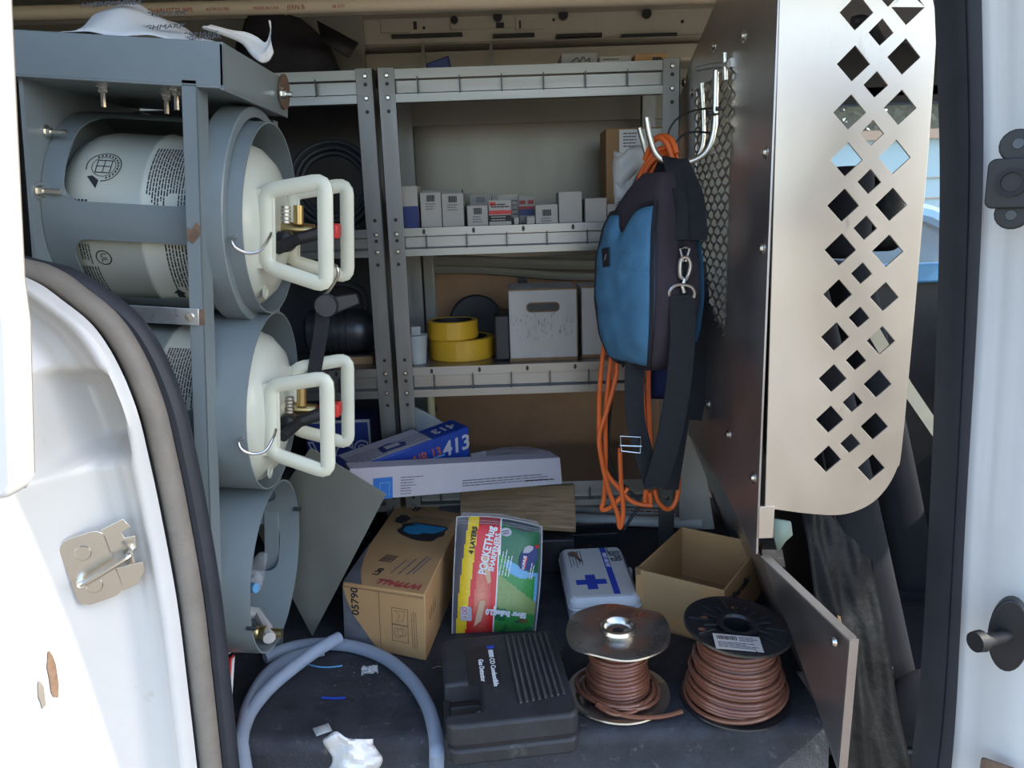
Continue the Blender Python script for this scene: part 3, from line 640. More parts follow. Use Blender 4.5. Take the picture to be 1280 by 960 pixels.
for x0, x1, yt, Y, lab, deco in row:
    a = at(x0, yt, Y); b = at(x1, yt, Y); h = (a.z+b.z)/2-TRAY2; w = b.x-a.x; d = .10
    t = carton('small_carton', lab, 'box', T((a.x+b.x)/2, Y+d/2, TRAY2, 0, 0, rnd.uniform(-2, 2)), w, d, h, M['box_white'], 'white cartons on the middle shelf', .001)
    F = T(0, -d/2-.0002, 0, 90)
    k = MB()
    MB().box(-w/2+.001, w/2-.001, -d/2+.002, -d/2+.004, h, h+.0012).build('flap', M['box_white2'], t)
    vis = .06                                               # what stands above the lip starts here
    if deco == 'navy': MB().box(-w/2, w/2, 0, h*.52, 0, .0004, F).build('band', M['sign_blue'], t)
    if deco in ('bar', 'bar2'):
        zt = h-(.006 if deco == 'bar' else .012)
        for q in range(12):
            xx = -w*.2+w*.4*q/12; k.box(xx, xx+w*.018*(1+(q*7 % 3)*.4), zt-.016, zt, 0, .0004, F)
        k.build('barcode', M['ink'], t)
        dashes(MB(), -w*.25, w*.25, zt-.038, zt-.019, 3, .0022, F, 4).build('print', M['ink_grey'], t)
    if deco == 'stripe':
        k.box(-w/2, w/2, h-.036, h-.026, 0, .0004, F); k.build('stripe', M['red'], t)
        MB().box(-w/2, w/2, h-.054, h-.038, 0, .0003, F).build('band', M['ink'], t)
        dashes(MB(), -w*.4, w*.3, h-.053, h-.039, 2, .0025, F, 4, .0006).build('print', M['box_white'], t)
        dashes(MB(), -w*.4, w*.45, h-.020, h-.008, 2, .003, F, 4, .0006).build('print', M['ink'], t)
        MB().box(-w*.45, -w*.2, h-.014, h-.005, 0, .0006, F).build('mark', M['red'], t)
# second row behind
def back_carton(x0, x1, yt, Y, lab, material):
    a = at(x0, yt, Y); b = at(x1, yt, Y); w = b.x-a.x; h = a.z-TRAY2
    return carton('small_carton', lab, 'box', T((a.x+b.x)/2, Y+.04, TRAY2), w, .08, h, material, 'white cartons on the middle shelf', .001), w, h
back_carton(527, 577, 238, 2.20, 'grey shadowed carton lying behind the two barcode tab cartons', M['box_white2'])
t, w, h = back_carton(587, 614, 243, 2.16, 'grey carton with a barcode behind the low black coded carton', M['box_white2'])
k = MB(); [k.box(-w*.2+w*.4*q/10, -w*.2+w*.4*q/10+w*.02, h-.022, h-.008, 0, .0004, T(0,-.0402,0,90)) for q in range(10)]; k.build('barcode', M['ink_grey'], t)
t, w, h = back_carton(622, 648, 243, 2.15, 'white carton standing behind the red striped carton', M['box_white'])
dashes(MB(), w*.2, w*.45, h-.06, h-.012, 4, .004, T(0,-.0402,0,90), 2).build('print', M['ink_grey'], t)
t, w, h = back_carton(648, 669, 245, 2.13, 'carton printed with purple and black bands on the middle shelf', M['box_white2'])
F = T(0,-.0402,0,90)
MB().box(-w/2, w/2, h-.035, h-.028, 0, .0004, F).build('band', M['ink_red'], t); MB().box(-w/2, w/2, h-.052, h-.035, 0, .0004, F).build('band', M['sign_blue'], t)
MB().box(-w*.45, -w*.1, h-.022, h-.012, 0, .0004, F).box(w*.05, w*.4, h-.022, h-.012, 0, .0004, F).build('band', M['ink_red'], t)
# brown carton with papers at the right
a = at(757,161,2.10); b = at(840,161,2.10); w = b.x-a.x; h = a.z-.9
MB_ = carton('carton', 'tall brown carton with white paper documents stuck on it behind the blue bag', 'box', T((a.x+b.x)/2, 2.16, TRAY2), w, .13, a.z-TRAY2, M['card_dark']); hh = a.z-TRAY2
F = T(0,-.0654,0,90)
MB().box(-w/2+.035, w/2-.02, hh-.14, hh-.004, 0, .0006, F).build('paper', M['paper'], MB_)
MB().box(-w/2+.022, w/2-.07, hh-.21, hh-.142, 0, .0008, F).build('paper', M['paper'], MB_)
dashes(MB(), -w/2+.045, -w/2+.09, hh-.05, hh-.01, 5, .003, T(0,-.0662,0,90), 3).build('print', M['ink_grey'], MB_)
dashes(MB(), -w/2+.045, -w/2+.08, hh-.13, hh-.075, 8, .004, T(0,-.0662,0,90), 5, ragged=0).build('print', M['ink'], MB_)
dashes(MB(), -w/2+.03, w/2-.09, hh-.20, hh-.15, 6, .003, T(0,-.0664,0,90), 3).build('print', M['ink_grey'], MB_)
p = at(775, 262, 2.04)
carton('dark_box', 'black box below the brown carton on the middle shelf', 'box', T(.345, 2.045, TRAY2), .07, .07, .058, M['black_plastic'])
# clear plastic dangling beside the hook
mb = MB(); c0 = at(800,215,1.80); mb.grid(lambda u, v: c0+Vector((-.06+.12*u, .03*noise.noise(Vector((u*4, v*4, 1))), -.05+.10*v+.03*noise.noise(Vector((u*3, v*3, 7))))), 14, 14)
tag(mb.build('plastic_bag', M['frost_film'], sharp=90, solid=.0006), 'crumpled grey clear plastic bag hanging beside the hooks', 'plastic bag')

# ---- on the top shelf
def topbox(name, lab, x0, x1, y0, y1, Y, material, kind):
    a = at(x0, y1, Y); b = at(x1, y0, Y); w = b.x-a.x; zb = SHZ[0][0]+.0004; h = b.z-zb
    t = carton(name, lab, 'box', T((a.x+b.x)/2, Y+.06, zb, 0, 0, rnd.uniform(-3, 3)), w, .12, h, material, None, .002)
    return t, w, h
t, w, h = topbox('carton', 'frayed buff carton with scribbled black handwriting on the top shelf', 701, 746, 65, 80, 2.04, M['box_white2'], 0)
k = MB(); F = T(0,-.0604,0,90); k.tube([F @ Vector(q) for q in smooth_path([(-.02,h-.022,0),(-.005,h-.012,0),(.0,h-.022,0),(.01,h-.010,0),(.016,h-.02,0),(.026,h-.014,0),(.024,h-.026,0)], 4)], .0012, 5); k.build('handwriting', M['ink'], t)
t, w, h = topbox('carton', 'torn off white carton between the buff and the brown ones on the top shelf', 749, 789, 69, 80, 2.04, M['box_white'], 0)
dashes(MB(), -w*.4, w*.2, h-.02, h-.004, 2, .003, T(0,-.0604,0,90), 3).build('print', M['ink_grey'], t)
t, w, h = topbox('carton', 'low brown cardboard carton with black marks on the top shelf', 794, 834, 66, 80, 2.04, M['card'], 0)
dashes(MB(), w*.05, w*.42, h-.022, h-.006, 1, .010, T(0,-.0604,0,90), 4).build('print', M['ink'], t)
t = thing('dark_box', 'dark navy angled box between the rail and the top shelf', 'box', T(at(548,76,2.08).x, 2.08, 1.2845))
MB().hexa([(-.03,0,0),(.03,0,0),(.03,.06,0),(-.03,.06,0)], [(-.032,0,.024),(.026,0,.042),(.026,.06,.042),(-.032,.06,.024)]).build('body', M['sign_blue'], t, bevel=.003)
# dark crumpled tool bag on the left unit
c0 = Vector((-.56, 2.12, 1.2845))
def lump(u, v):
    a = 2*math.pi*u; ph = v*math.pi/2; r = .5+.5*math.cos(ph)*0; x = math.cos(a)*math.cos(ph); y = math.sin(a)*math.cos(ph); z = math.sin(ph)
    k = 1+.28*noise.noise(Vector((x*1.7+3, y*1.7, z*1.7))); return c0+Vector((x*.15*k, y*.085*k, max(0, z*.155*k*(1-.35*x))))
mb = MB(); mb.grid(lump, 30, 10); tag(mb.build('duffel_bag', M['bag_black'], sharp=60), 'black slumped tool bag on top of the shadowed shelf unit', 'bag')
mb = MB(); b0 = at(398, 28, 2.1); mb.add([tuple(at(396,26,2.06)), tuple(at(448,54,2.05)), tuple(at(436,72,2.03)), tuple(at(402,52,2.03))], [(0,1,2,3)])
tag(mb.build('leather_flap', M['black_rubber'], solid=.004), 'pointed black flap standing out of the slumped tool bag', 'flap')

# ---- third shelf
TRAY3 = .5404
def tape_roll(lab, px0, px1, ytop, ybot, Y, zb):
    a = at(px0, ybot, Y); b = at(px1, ytop, Y); r = (b.x-a.x)/2; h = abs(b.z-a.z)
    t = thing('tape_roll', lab, 'tape', T((a.x+b.x)/2, Y+r, zb), 'yellow rolls on the lower shelf')
    MB().lathe([(r,.002),(r,h-.002),(r-.002,h),(r*.80,h),(r*.80,.0),(r-.002,0)], None, 40, True).build('tape', M['yellow_tape'], t)
    MB().lathe([(r*.80,.001),(r*.80,h-.001),(r*.76,h-.001),(r*.76,.001)], None, 32, True).build('core', M['black_rubber'], t)
    MB().box(-.012, .014, -r-.0012, -r*.97, .003, h-.003).build('loose_end', M['yellow_tape'], t)
    return h
h = tape_roll('wider yellow tape roll lying under the smaller yellow roll', 534, 617, 428, 457, 2.05, TRAY3)
t = tape_roll('smaller yellow tape roll lying on top of the wider yellow roll', 532, 596, 402, 427, 2.052, TRAY3+h+.0005)
t = thing('dark_case', 'narrow upright black case left of the scuffed white cartons', 'case', T(-.022, 2.12, TRAY3))
MB().box(-.022,.022,-.07,.07,0,.125).build('body', M['black_plastic'], t, bevel=.006); MB().tube([(-.012,-.03,.125),(-.012,-.02,.137),(-.012,.02,.137),(-.012,.03,.125)], .004, 8).build('handle', M['black_rubber'], t)
t = thing('black_disc', 'round black disc standing behind the yellow tape rolls', 'disc', T(-.10, 2.27, TRAY3+.0801, 86, 0, 8))
MB().lathe([(.001,-.012),(.075,-.012),(.08,-.006),(.08,.006),(.075,.012),(.03,.012),(.001,.004)], None, 32).build('body', M['black_rubber'], t)
t = thing('white_carton', 'scuffed white corrugated carton with a hand hole on the lower shelf', 'box', T((at(637,420,2.04).x+at(722,420,2.04).x)/2, 2.13, TRAY3))
w = at(722,420,2.04).x-at(637,420,2.04).x; h = at(680,362,2.04).z-TRAY3; d = .18
o = MB().box(-w/2, w/2, -d/2, d/2, 0, h).build('body', M['old_white'], t, bevel=.003)
hz = h-.046; plate('hand_hole', [round_rect(-.042,.042,hz-.011,hz+.010,.010)], .001, T(0,-d/2-.0004,0,90), M['black_plastic'], t)
mb = MB(); mb.tube([(x, -d/2-.001, z) for x, z in round_rect(-.043,.043,hz-.012,hz+.011,.011)], .0018, 6, closed=True).build('torn_edge', M['card_edge'], t)
mb = MB(); mb.box(-w/2-.001, w/2+.001, -d/2-.001, -d/2+.002, -.0005, .008); mb.box(w/2-.002, w/2+.001, -d/2-.001, -d/2+.002, 0, h); mb.box(-w/2, w/2, -d/2-.001, -d/2+.004, h-.001, h+.003); mb.build('torn_edge', M['card_edge'], t)
mb = MB()
for k in range(55):
    x = -w/2+.01+(w-.02)*rnd.random(); z = h*(.3+.36*rnd.random())+.02*(x/w); L = .003+.009*rnd.random(); mb.box(x, x+.0011, -d/2-.0005, -d/2, z, z+L)
mb.build('scuff', M['ink_grey'], t)
MB().box(-w*.22, w*.2, -d/2-.0006, -d/2, .025, .055).build('tape_patch', M['box_white'], t)
for q in (-1, 1): MB().box(-w/2+.002, w/2-.002, min(0,q*d/2), max(0,q*d/2), h, h+.0025).build('flap', M['old_white'], t)
t = thing('white_carton', 'plain side of a worn white carton behind the hanging blue bag on the lower shelf', 'box', T(.272, 2.14, TRAY3))
MB().box(-.078,.078,-.08,.08,0,h).build('body', M['old_white'], t, bevel=.003); MB().box(-.079,.079,-.081,-.078,h-.001,h+.003).box(-.079,.079,-.081,-.078,0,.008).build('torn_edge', M['card_edge'], t)
t = thing('plastic_cup', 'small translucent grey plastic cup left of the yellow tape rolls', 'cup', T(-.255, 2.06, TRAY3))
MB().lathe([(.001,.0),(.024,.0),(.030,.075),(.032,.078),(.027,.078),(.021,.003),(.001,.003)], None, 24).build('body', M['frost_film'], t)
MB().box(-.012,.012,-.001,.001,.078,.100).build('tab', M['frost_film'], t)
# glow stick of a tube lamp and clear sheet below
t = thing('fluorescent_tube', 'yellowed fluorescent tube standing behind the blue numbered box', 'tube lamp', T(-.245, 2.24, .2084))
MB().cyl((0,0,.01),(0,0,.31),.012,seg=16).build('glass', mat('tube_glass',(.72,.64,.38),.3,var=.05), t); MB().cyl((0,0,0),(0,0,.022),.0125,seg=16).cyl((0,0,.30),(0,0,.314),.0125,seg=16).build('cap', M['alu'], t)
t = tag(MB().grid(lambda u, v: at(510+50*u, 505+45*v+28*u*(1-v), 2.12)+Vector((0,.02*math.sin(3*u),0)), 8, 8).build('clear_sheet', M['frost_film'], sharp=80, solid=.001), 'bent clear plastic sheet beside the yellowed fluorescent tube', 'sheet')

# ---- left unit: dark machinery, coil, blue box
t = thing('cable_coil', 'dark round coil of cable on the shadowed middle shelf', 'cable coil', T(-.47, 2.18, .9024+.118, 78, 0, 6))
for k, (r, z) in enumerate(((.115,0),(.112,.013),(.114,.026),(.10,.004),(.099,.02),(.087,.0),(.086,.014))):
    MB().tube([(r*math.cos(a*math.pi/18), r*math.sin(a*math.pi/18), z+.003*math.sin(a)) for a in range(36)], .0065, 8, closed=True).build('loop', M['seal_dark'], t)
t = thing('vacuum_pump', 'black machine with a rounded finned housing on the shadowed lower shelf', 'pump', T(-.455, 2.13, TRAY3))
MB().lathe([(.001,-.11),(.05,-.11),(.062,-.10),(.062,.03),(.056,.06),(.035,.085),(.001,.09)], T(.0,0,.085,0,90), 28).build('motor', M['black_steel'], t)
mb = MB(); [mb.lathe([(.055,-.002),(.067,-.002),(.067,.002),(.055,.002)], T(-.08+.018*k,0,.085,0,90), 24, True) for k in range(6)]; mb.build('fin', M['black_steel'], t)
MB().box(-.10,.07,-.05,.05,0,.025).build('base', M['black_plastic'], t, bevel=.004)
MB().tube(smooth_path([(-.07,0,.145),(-.06,0,.20),(.0,0,.215),(.05,0,.19),(.055,0,.14)], 5), .010, 10).build('handle', M['black_rubber'], t)
MB().box(-.03,.075,-.056,.0,.0,.02).build('label', M['card_dark'], t)
t = thing('dark_box', 'dark box behind the tank handles on the shadowed middle shelf', 'box', T(-.66,2.12,.9024)); MB().box(-.05,.05,-.06,.06,0,.10).build('body', M['black_steel'], t, bevel=.004)
t = thing('parts_box', 'dark blue box with outlined letters on the lowest shadowed shelf', 'box', T(-.485, 2.13, .2084))
MB().box(-.095,.085,-.06,.06,0,.176).build('body', M['sign_blue'], t, bevel=.002)
MB().box(-.095,.079,-.0615,-.06,.168,.176).box(.079,.085,-.0615,-.06,0,.176).build('edge_trim', M['box_white2'], t)
f_ = text('lettering', 'VCS', .105, T(-.005,-.0604,.072,90), M['box_lilac'], t, bold=.0035, sx=.9)
text('lettering', 'VCS', .105, T(-.005,-.0609,.072,90), M['sign_blue'], f_, bold=-.001, sx=.9)
# ratchet strap hung from the upper handle
t = thing('ratchet_strap', 'black strap with a wire hook hanging from the upper tank handle', 'strap', Matrix.Identity(4))
p = at(420,336,1.43); q = at(402,372,1.44)
MB().tube(smooth_path([at(415,330,1.435), at(421,334,1.425), at(422,345,1.425), at(412,362,1.43), at(403,372,1.435), at(401,384,1.435)], 5), .0032, 8).build('hook', M['steel'], t)
pa = [at(404,380,1.435), at(402,410,1.44), at(397,440,1.445), at(391,478,1.45)]
MB().ribbon(smooth_path(pa, 5), (1,0.1,0), .026, .003).build('webbing', M['webbing'], t)
MB().lathe([(.001,-.008),(.020,-.008),(.022,-.005),(.022,.005),(.020,.008),(.001,.008)], Matrix.Translation(at(408,382,1.432)) @ Matrix.Rotation(R(90), 4, 'X'), 20).build('buckle', M['black_steel'], t)
MB().hexa([at(408,372,1.44),at(446,366,1.46),at(450,380,1.46),at(410,396,1.44)], [at(408,372,1.452),at(446,366,1.472),at(450,380,1.472),at(410,396,1.452)]).build('lever', M['black_plastic'], t, bevel=.003)
# ================================================================ bulkhead between load space and cab
BX = .454
bk = thing('bulkhead', 'metal bulkhead with a mesh window and a diamond cut front panel', 'partition', T(BX, 0, 0))
YZ = Matrix(((0,0,1,0),(1,0,0,0),(0,1,0,0),(0,0,0,1)))          # plate x -> Y, plate y -> Z
hole = [(1.60,.665),(1.86,.765),(1.895,.82),(1.895,1.205),(1.60,1.195)]
outline = [(1.35,.285),(1.375,.285),(1.60,.338),(1.945,.368),(2.06,.40),(2.08,1.20),(1.95,1.275),(1.70,1.36),(1.55,1.42),(1.35,1.43)]
plate('side_panel', [outline, hole], .003, YZ, M['bulk'], bk, .0004)
# expanded metal: wavy strands that touch their neighbours
mb = MB(); p_, per = .027, .034; x = 1.602; i = 0
while x < 1.895:
    zb = .665+(x-1.60)*.39; z = zb; path = []
    while z < 1.20:
        path.append((-.005+.003*math.cos(2*math.pi*z/per+i*math.pi), x+p_/2*math.sin(2*math.pi*z/per+i*math.pi), z)); z += per/6
    mb.tube(path, .0017, 4, flat=1.5); x += p_; i += 1
mb.build('mesh_screen', mat('mesh_steel', (.34,.34,.32), .4, .85, var=.15, vs=30), bk, sharp=30)
MB().box(-.007,-.001,1.595,1.90,1.196,1.212).build('mesh_frame', M['bulk'], bk)
mb = []
for px, py in ((885,505),(911,543),(942,597),(953,310),(930,45),(893,58),(855,103),(866,116),(957,190),(868,445)):
    w = onx(px, py, BX-.002); MB().lathe([(.001,.0065),(.006,.006),(.010,.0015),(.0125,.001),(.0125,0)], frame((w.x-BX, w.y, w.z), (0,1,0), (0,0,1)) @ Matrix.Rotation(math.pi, 4, 'X'), 14).build('bolt', M['zinc'], bk)
# front panel with diamonds
cA = [(668,45),(855,25),(657,232),(840,207),(643,408),(826,391),(632,580),(806,571),(620,746),(794,743),(610,907),(781,912)]
sA = [(757,118),(738,308),(724,484),(715,660),(700,828)]
cB = [(600,137),(769,147),(591,292),(757,306),(582,443),(745,463),(571,592),(733,617),(563,736),(722,767)]
sB = [(687,62),(678,222),(667,377),(655,530),(646,679)]
cen = [(840+x*.34375, y*.34375, 20) for x, y in cA]+[(840+x*.34375, y*.34375, 15) for x, y in sA]+[(840+x*.34375, 320+y*.34375, 18.5) for x, y in cB]+[(840+x*.34375, 320+y*.34375, 13.7) for x, y in sB]
FYP = 1.35
loops = []
ol = [at(956,634,FYP), at(1000,640,FYP), at(1040,643,FYP), at(1066,639,FYP), at(1090,627,FYP), at(1108,608,FYP), at(1120,585,FYP), at(1126,560,FYP), at(1141,400,FYP), at(1158,200,FYP), at(1168,60,FYP), at(1168,20,FYP), at(1160,-20,FYP), at(1140,-55,FYP), at(976,-55,FYP)]
ol = ol[:1]+smooth_path(ol[1:13], 5)+ol[13:]
loops.append([(q.x, q.z) for q in ol])
for px, py, r in cen:
    c = at(px, py, FYP); s = r*1.37/FPX
    loops.append([(c.x-s*.98, c.z), (c.x-.0+s*.04, c.z+s), (c.x+s*.98, c.z-.002), (c.x-s*.04, c.z-s)])
for k, px, py, s in ((0,1056,-22,.028),(1,1110,-8,.021),(2,1135,-32,.026)):
    c = at(px, py, FYP); loops.append([(c.x-s, c.z), (c.x, c.z+s), (c.x+s, c.z), (c.x, c.z-s)])
XZ = Matrix(((1,0,0,0),(0,0,1,0),(0,1,0,0),(0,0,0,1)))
fm = Matrix.Translation((-BX, FYP-.001, 0)) @ XZ
plate('front_panel', loops, .003, fm, M['brushed'], bk, .0005)
MB().box(.0,.028,1.345,1.351,.318,.382).build('tab', M['brushed'], bk, bevel=.001)
# black hook-like cut at the top
c = at(1086,33,FYP+.03); 
MB().tube(smooth_path([at(1066,28,1.39)-Vector((BX,0,0)), at(1078,26,1.39)-Vector((BX,0,0)), at(1088,33,1.39)-Vector((BX,0,0)), at(1094,44,1.39)-Vector((BX,0,0)), at(1100,54,1.39)-Vector((BX,0,0))], 5), .010, 10).build('coat_hook', M['black_plastic'], bk)
# lower wing that bends towards the doorway
A0 = Vector((.006,1.63,.0)); A1 = Vector((.006,1.63,.20)); A2 = Vector((.004,1.50,.31)); B1 = Vector((.006,1.345,.283)); C1 = Vector((.084,1.13,.232)); C0 = Vector((.080,1.13,-.02)); B0 = Vector((.006,1.345,.0))
th = Vector((.0035,0,0))
C0 = Vector((.080,1.13,-.02)); foot = [C0, Vector((.112,1.345,0)), Vector((.138,1.62,0)), Vector((.155,1.93,0)), Vector((.175,2.26,0))]
topl = [C1, B1, Vector((.005,1.60,.340)), Vector((.005,1.94,.370)), Vector((.005,2.08,.402))]
MB().loft([[foot[0],foot[1],topl[1],topl[0]],[q+th for q in (foot[0],foot[1],topl[1],topl[0])]]).build('wing', M['bulk'], bk, bevel=.0006)
mb = MB(); mb.add(foot[1:]+topl[1:]+[q+th for q in foot[1:]]+[q+th for q in topl[1:]], [(i,i+1,i+5,i+4) for i in range(3)]+[(i+8,i+9,i+13,i+12) for i in range(3)]); mb.build('lower_panel', M['bulk'], bk, sharp=50)
f1 = Vector((.013,-.003,.003))
MB().loft([[C0,C1,C1+f1,C0+f1],[C0+Vector((0,.003,0)),C1+Vector((0,.003,0)),C1+f1+Vector((0,.003,0)),C0+f1+Vector((0,.003,0))]]).build('flange', M['bulk'], bk)
f2 = Vector((.012,.004,.004))
MB().loft([[B1,C1,C1+f2,B1+f2],[B1-Vector((0,0,.003)),C1-Vector((0,0,.003)),C1+f2-Vector((0,0,.003)),B1+f2-Vector((0,0,.003))]]).build('flange', M['brushed'], bk)
w = at(1041,801,1.15); MB().lathe([(.001,.007),(.006,.006),(.009,.001),(.009,0)], frame(Vector((.073,1.16,.212)), (0,1,0), (0,0,1)) @ Matrix.Rotation(math.pi, 4, 'X'), 14).build('bolt', M['zinc'], bk)

# ---- wire hooks tied to the mesh
def wire_hook(label, pts, r=.0062):
    t = thing('wire_hook', label, 'hook', Matrix.Identity(4)); MB().tube(smooth_path(pts, 8), r, 12).build('rod', M['hook_steel'], t); return t
wire_hook('thick bright steel wire hook carrying the blue bag, nearest on the mesh', [at(895,88,1.64), at(894,130,1.64), at(892,165,1.64), at(882,190,1.64), at(862,202,1.64), at(836,204,1.64), at(820,192,1.64), at(812,170,1.64), at(808,147,1.64)], .0066)
wire_hook('second steel wire hook just behind the bag hook, further along the mesh', [at(877,104,1.76), at(879,150,1.76), at(878,180,1.76), at(868,200,1.76), at(850,212,1.76), at(824,210,1.76), at(810,196,1.76), at(804,178,1.76), at(799,160,1.76)], .0055)
wire_hook('short straight steel rod end at the top of the mesh', [at(906,66,1.62), at(906.5,84,1.62), at(907,100,1.62)], .0055)
bar = thing('cross_bar', 'flat galvanised bar tying the hooks across the top of the mesh', 'bar', Matrix.Identity(4))
MB().tube([at(872,86,1.78), at(892,82,1.68), at(912,80,1.60)], .006, 10).build('bar', M['galv'], bar)
def zip_tie(label, pts):
    t = thing('cable_tie', label, 'cable tie', Matrix.Identity(4), 'black cable ties on the hooks'); p = smooth_path(pts, 8)
    MB().tube(p, .0022, 8).build('strap', M['black_plastic'], t); MB().box(-.005,.005,-.004,.004,-.004,.004, Matrix.Translation(p[0])).build('lock', M['black_plastic'], t, bevel=.001)
zip_tie('upper arched black cable tie with a long free tail', [at(897,136,1.635), at(880,136,1.70), at(862,140,1.72), at(846,149,1.73), at(837,162,1.73), at(834,176,1.73)])
zip_tie('lower arched black cable tie with a long free tail', [at(889,167,1.66), at(876,165,1.70), at(860,166,1.71), at(848,174,1.71), at(842,186,1.71)])
zip_tie('short black cable tie wrapped tight round the nearest hook rod', [at(887,141,1.63), at(893,143,1.628), at(899,142,1.63)])

# ---- blue bag
ang = R(60); n_ = Vector((-math.sin(ang), -math.cos(ang), 0)); ex = Vector((math.cos(ang), -math.sin(ang), 0))
BC = Vector((.300, 1.665, .78))
BM = frame(BC, ex, -n_, (0,0,1))                     # x across the bag, y through it (front = -y), z up
bg = thing('tool_bag', 'blue and black zipped tool bag hanging from the wire hook', 'bag', BM)
secs = [(-.190,.095,.045,-.004),(-.184,.135,.075,-.003),(-.165,.175,.105,-.002),(-.12,.205,.128,0),(-.04,.222,.138,0),(.04,.216,.134,0),(.11,.190,.118,.004),(.155,.158,.098,.012),(.195,.112,.072,.024),(.222,.065,.045,.034)]
def ring(w, t, z, cx, n=40, e=.42):
    out = []
    for k in range(n):
        a = 2*math.pi*k/n; c, s = math.cos(a), math.sin(a)
        out.append((cx+w/2*math.copysign(abs(c)**e, c), t/2*math.copysign(abs(s)**e, s), z))
    return out
def interp(z):
    for a, b in zip(secs, secs[1:]):
        if a[0] <= z <= b[0]:
            k = (z-a[0])/(b[0]-a[0]); return [a[i]+(b[i]-a[i])*k for i in range(4)]
    return secs[-1] if z > 0 else secs[0]
zs = [-.190+.412*k/40 for k in range(41)]
MB().loft([ring(w, t, z, cx) for z, w, t, cx in [interp(z) for z in zs]]).build('body', M['bag_side'], bg, sharp=80)
# blue front pocket: leaf shaped with a notch at the top
def pocket(u, v):
    z = -.180+.350*v; Z, w, t, cx = interp(z)
    top = .150-.045*math.exp(-((u-.42)/.13)**2)+.02*(u-.3)
    z = -.182+(top+.182)*v; Z, w, t, cx = interp(z)
    ww = w*.86*(1-.10*(1-v)**6); x = cx+(u-.5)*ww
    k = abs((u-.5)*2)
    y = -t/2-.016*(1-k**4)*(1-(2*v-1)**6)-.0015
    y += .004*noise.noise(Vector((x*25, z*25, 2)))
    if k > .98 or v < .02 or v > .98: y = -t/2+.012
    return (x, y, z)
pk = MB().grid(pocket, 30, 40).build('front_pocket', M['bag_blue'], bg, sharp=80)
edge = [pocket(0, v/30) for v in range(31)]+[pocket(u/20, 1) for u in range(1, 21)]+[pocket(1, 1-v/30) for v in range(1, 31)]+[pocket(1-u/20, 0) for u in range(1, 20)]
MB().tube([Vector(q)+Vector((0,-.012,0)) for q in edge], .0042, 8, closed=True).build('piping', M['bag_black'], bg)
q = Vector(pocket(.30,.75)); F = frame(q+Vector((0,-.004,0)), (1,-.12,.15), (.1,0,1))
lb = MB().box(-.014,.014,-.020,.020,0,.0015, F).build('label_patch', M['bag_black'], bg)
MB().prism([(-.006,-.006),(.002,-.001),(.000,.001),(.007,.007),(-.002,.002),(.0,0)], .0016, .002, F).build('emblem', M['ink_white'], lb)
# zip line along the side
zp = [Vector((cx+w/2+.0008, 0, z)) for z, w, t, cx in [interp(-.17+.36*k/20) for k in range(21)]]
MB().ribbon(zp, (0,1,0), .016, .002).build('zip', M['webbing'], bg)
# blue back edge seen on the far side
MB().grid(lambda u, v: (interp(-.13+.26*v)[3]+interp(-.13+.26*v)[1]*(u-.5)*.9, interp(-.13+.26*v)[2]/2+.006*(1-abs(2*u-1)**3)+.001, -.13+.26*v), 10, 10).build('back_pocket', M['bag_blue'], bg, sharp=80)
inv = BM.inverted()
L = lambda px, py, Y: inv @ at(px, py, Y)
# hanging straps over the hook
MB().ribbon(smooth_path([L(872,300,1.585), L(868,250,1.60), L(856,218,1.62), L(846,200,1.635), L(838,206,1.66), L(830,230,1.68), L(818,262,1.70)], 6), inv.to_3x3() @ Vector((1,.1,-.15)), .042, .004).build('top_strap', M['webbing'], bg)
MB().ribbon(smooth_path([L(850,300,1.57), L(848,250,1.59), L(842,215,1.615), L(838,198,1.635), L(832,204,1.67), L(818,235,1.70), L(790,280,1.72)], 6), inv.to_3x3() @ Vector((1,0,-.2)), .034, .004).build('top_strap', M['webbing'], bg)
# snap clip, D ring and the long strap
ck = MB().tube(smooth_path([L(857,350,1.560), L(850,345,1.556), L(851,325,1.556), L(859,322,1.556), L(863,332,1.556), L(860,345,1.557)], 5), .0042, 8, closed=True).build('snap_clip', M['steel'], bg)
MB().tube([L(856,349,1.556), L(853,358,1.555), L(855,366,1.555)], .0045, 10).build('swivel', M['steel'], ck)
MB().tube([L(857,327,1.557), L(862,311,1.558), L(857,309,1.558), L(850,311,1.558), L(854,327,1.557)], .0025, 8).build('clip_eye', M['steel'], ck)
MB().tube(smooth_path([L(836,371,1.556), L(837,364,1.554), L(844,357,1.553), L(855,356,1.553), L(864,359,1.553), L(868,366,1.555), L(867,372,1.556)], 5), .0038, 8).build('ring', M['steel'], bg)
wd = inv.to_3x3() @ Vector((1,.1,0))
MB().ribbon(smooth_path([L(852,369,1.556), L(853,420,1.548), L(848,480,1.548), L(838,540,1.56), L(826,585,1.575), L(818,608,1.585)], 6), wd, .053, .0035).build('shoulder_strap', M['webbing'], bg)
MB().ribbon(smooth_path([L(818,608,1.585), L(812,590,1.60), L(803,560,1.61), L(794,520,1.62), L(793,470,1.635), L(796,430,1.655)], 6), wd, .042, .0035).build('shoulder_strap', M['webbing'], bg)
bb = MB().tube(smooth_path([L(776,546,1.606), L(776,564,1.602), L(800,566,1.60), L(801,546,1.606)], 1, True), .0028, 8, closed=True).tube([L(775,557,1.603), L(802,558,1.601)], .0025, 8).build('buckle', M['steel'], bg)

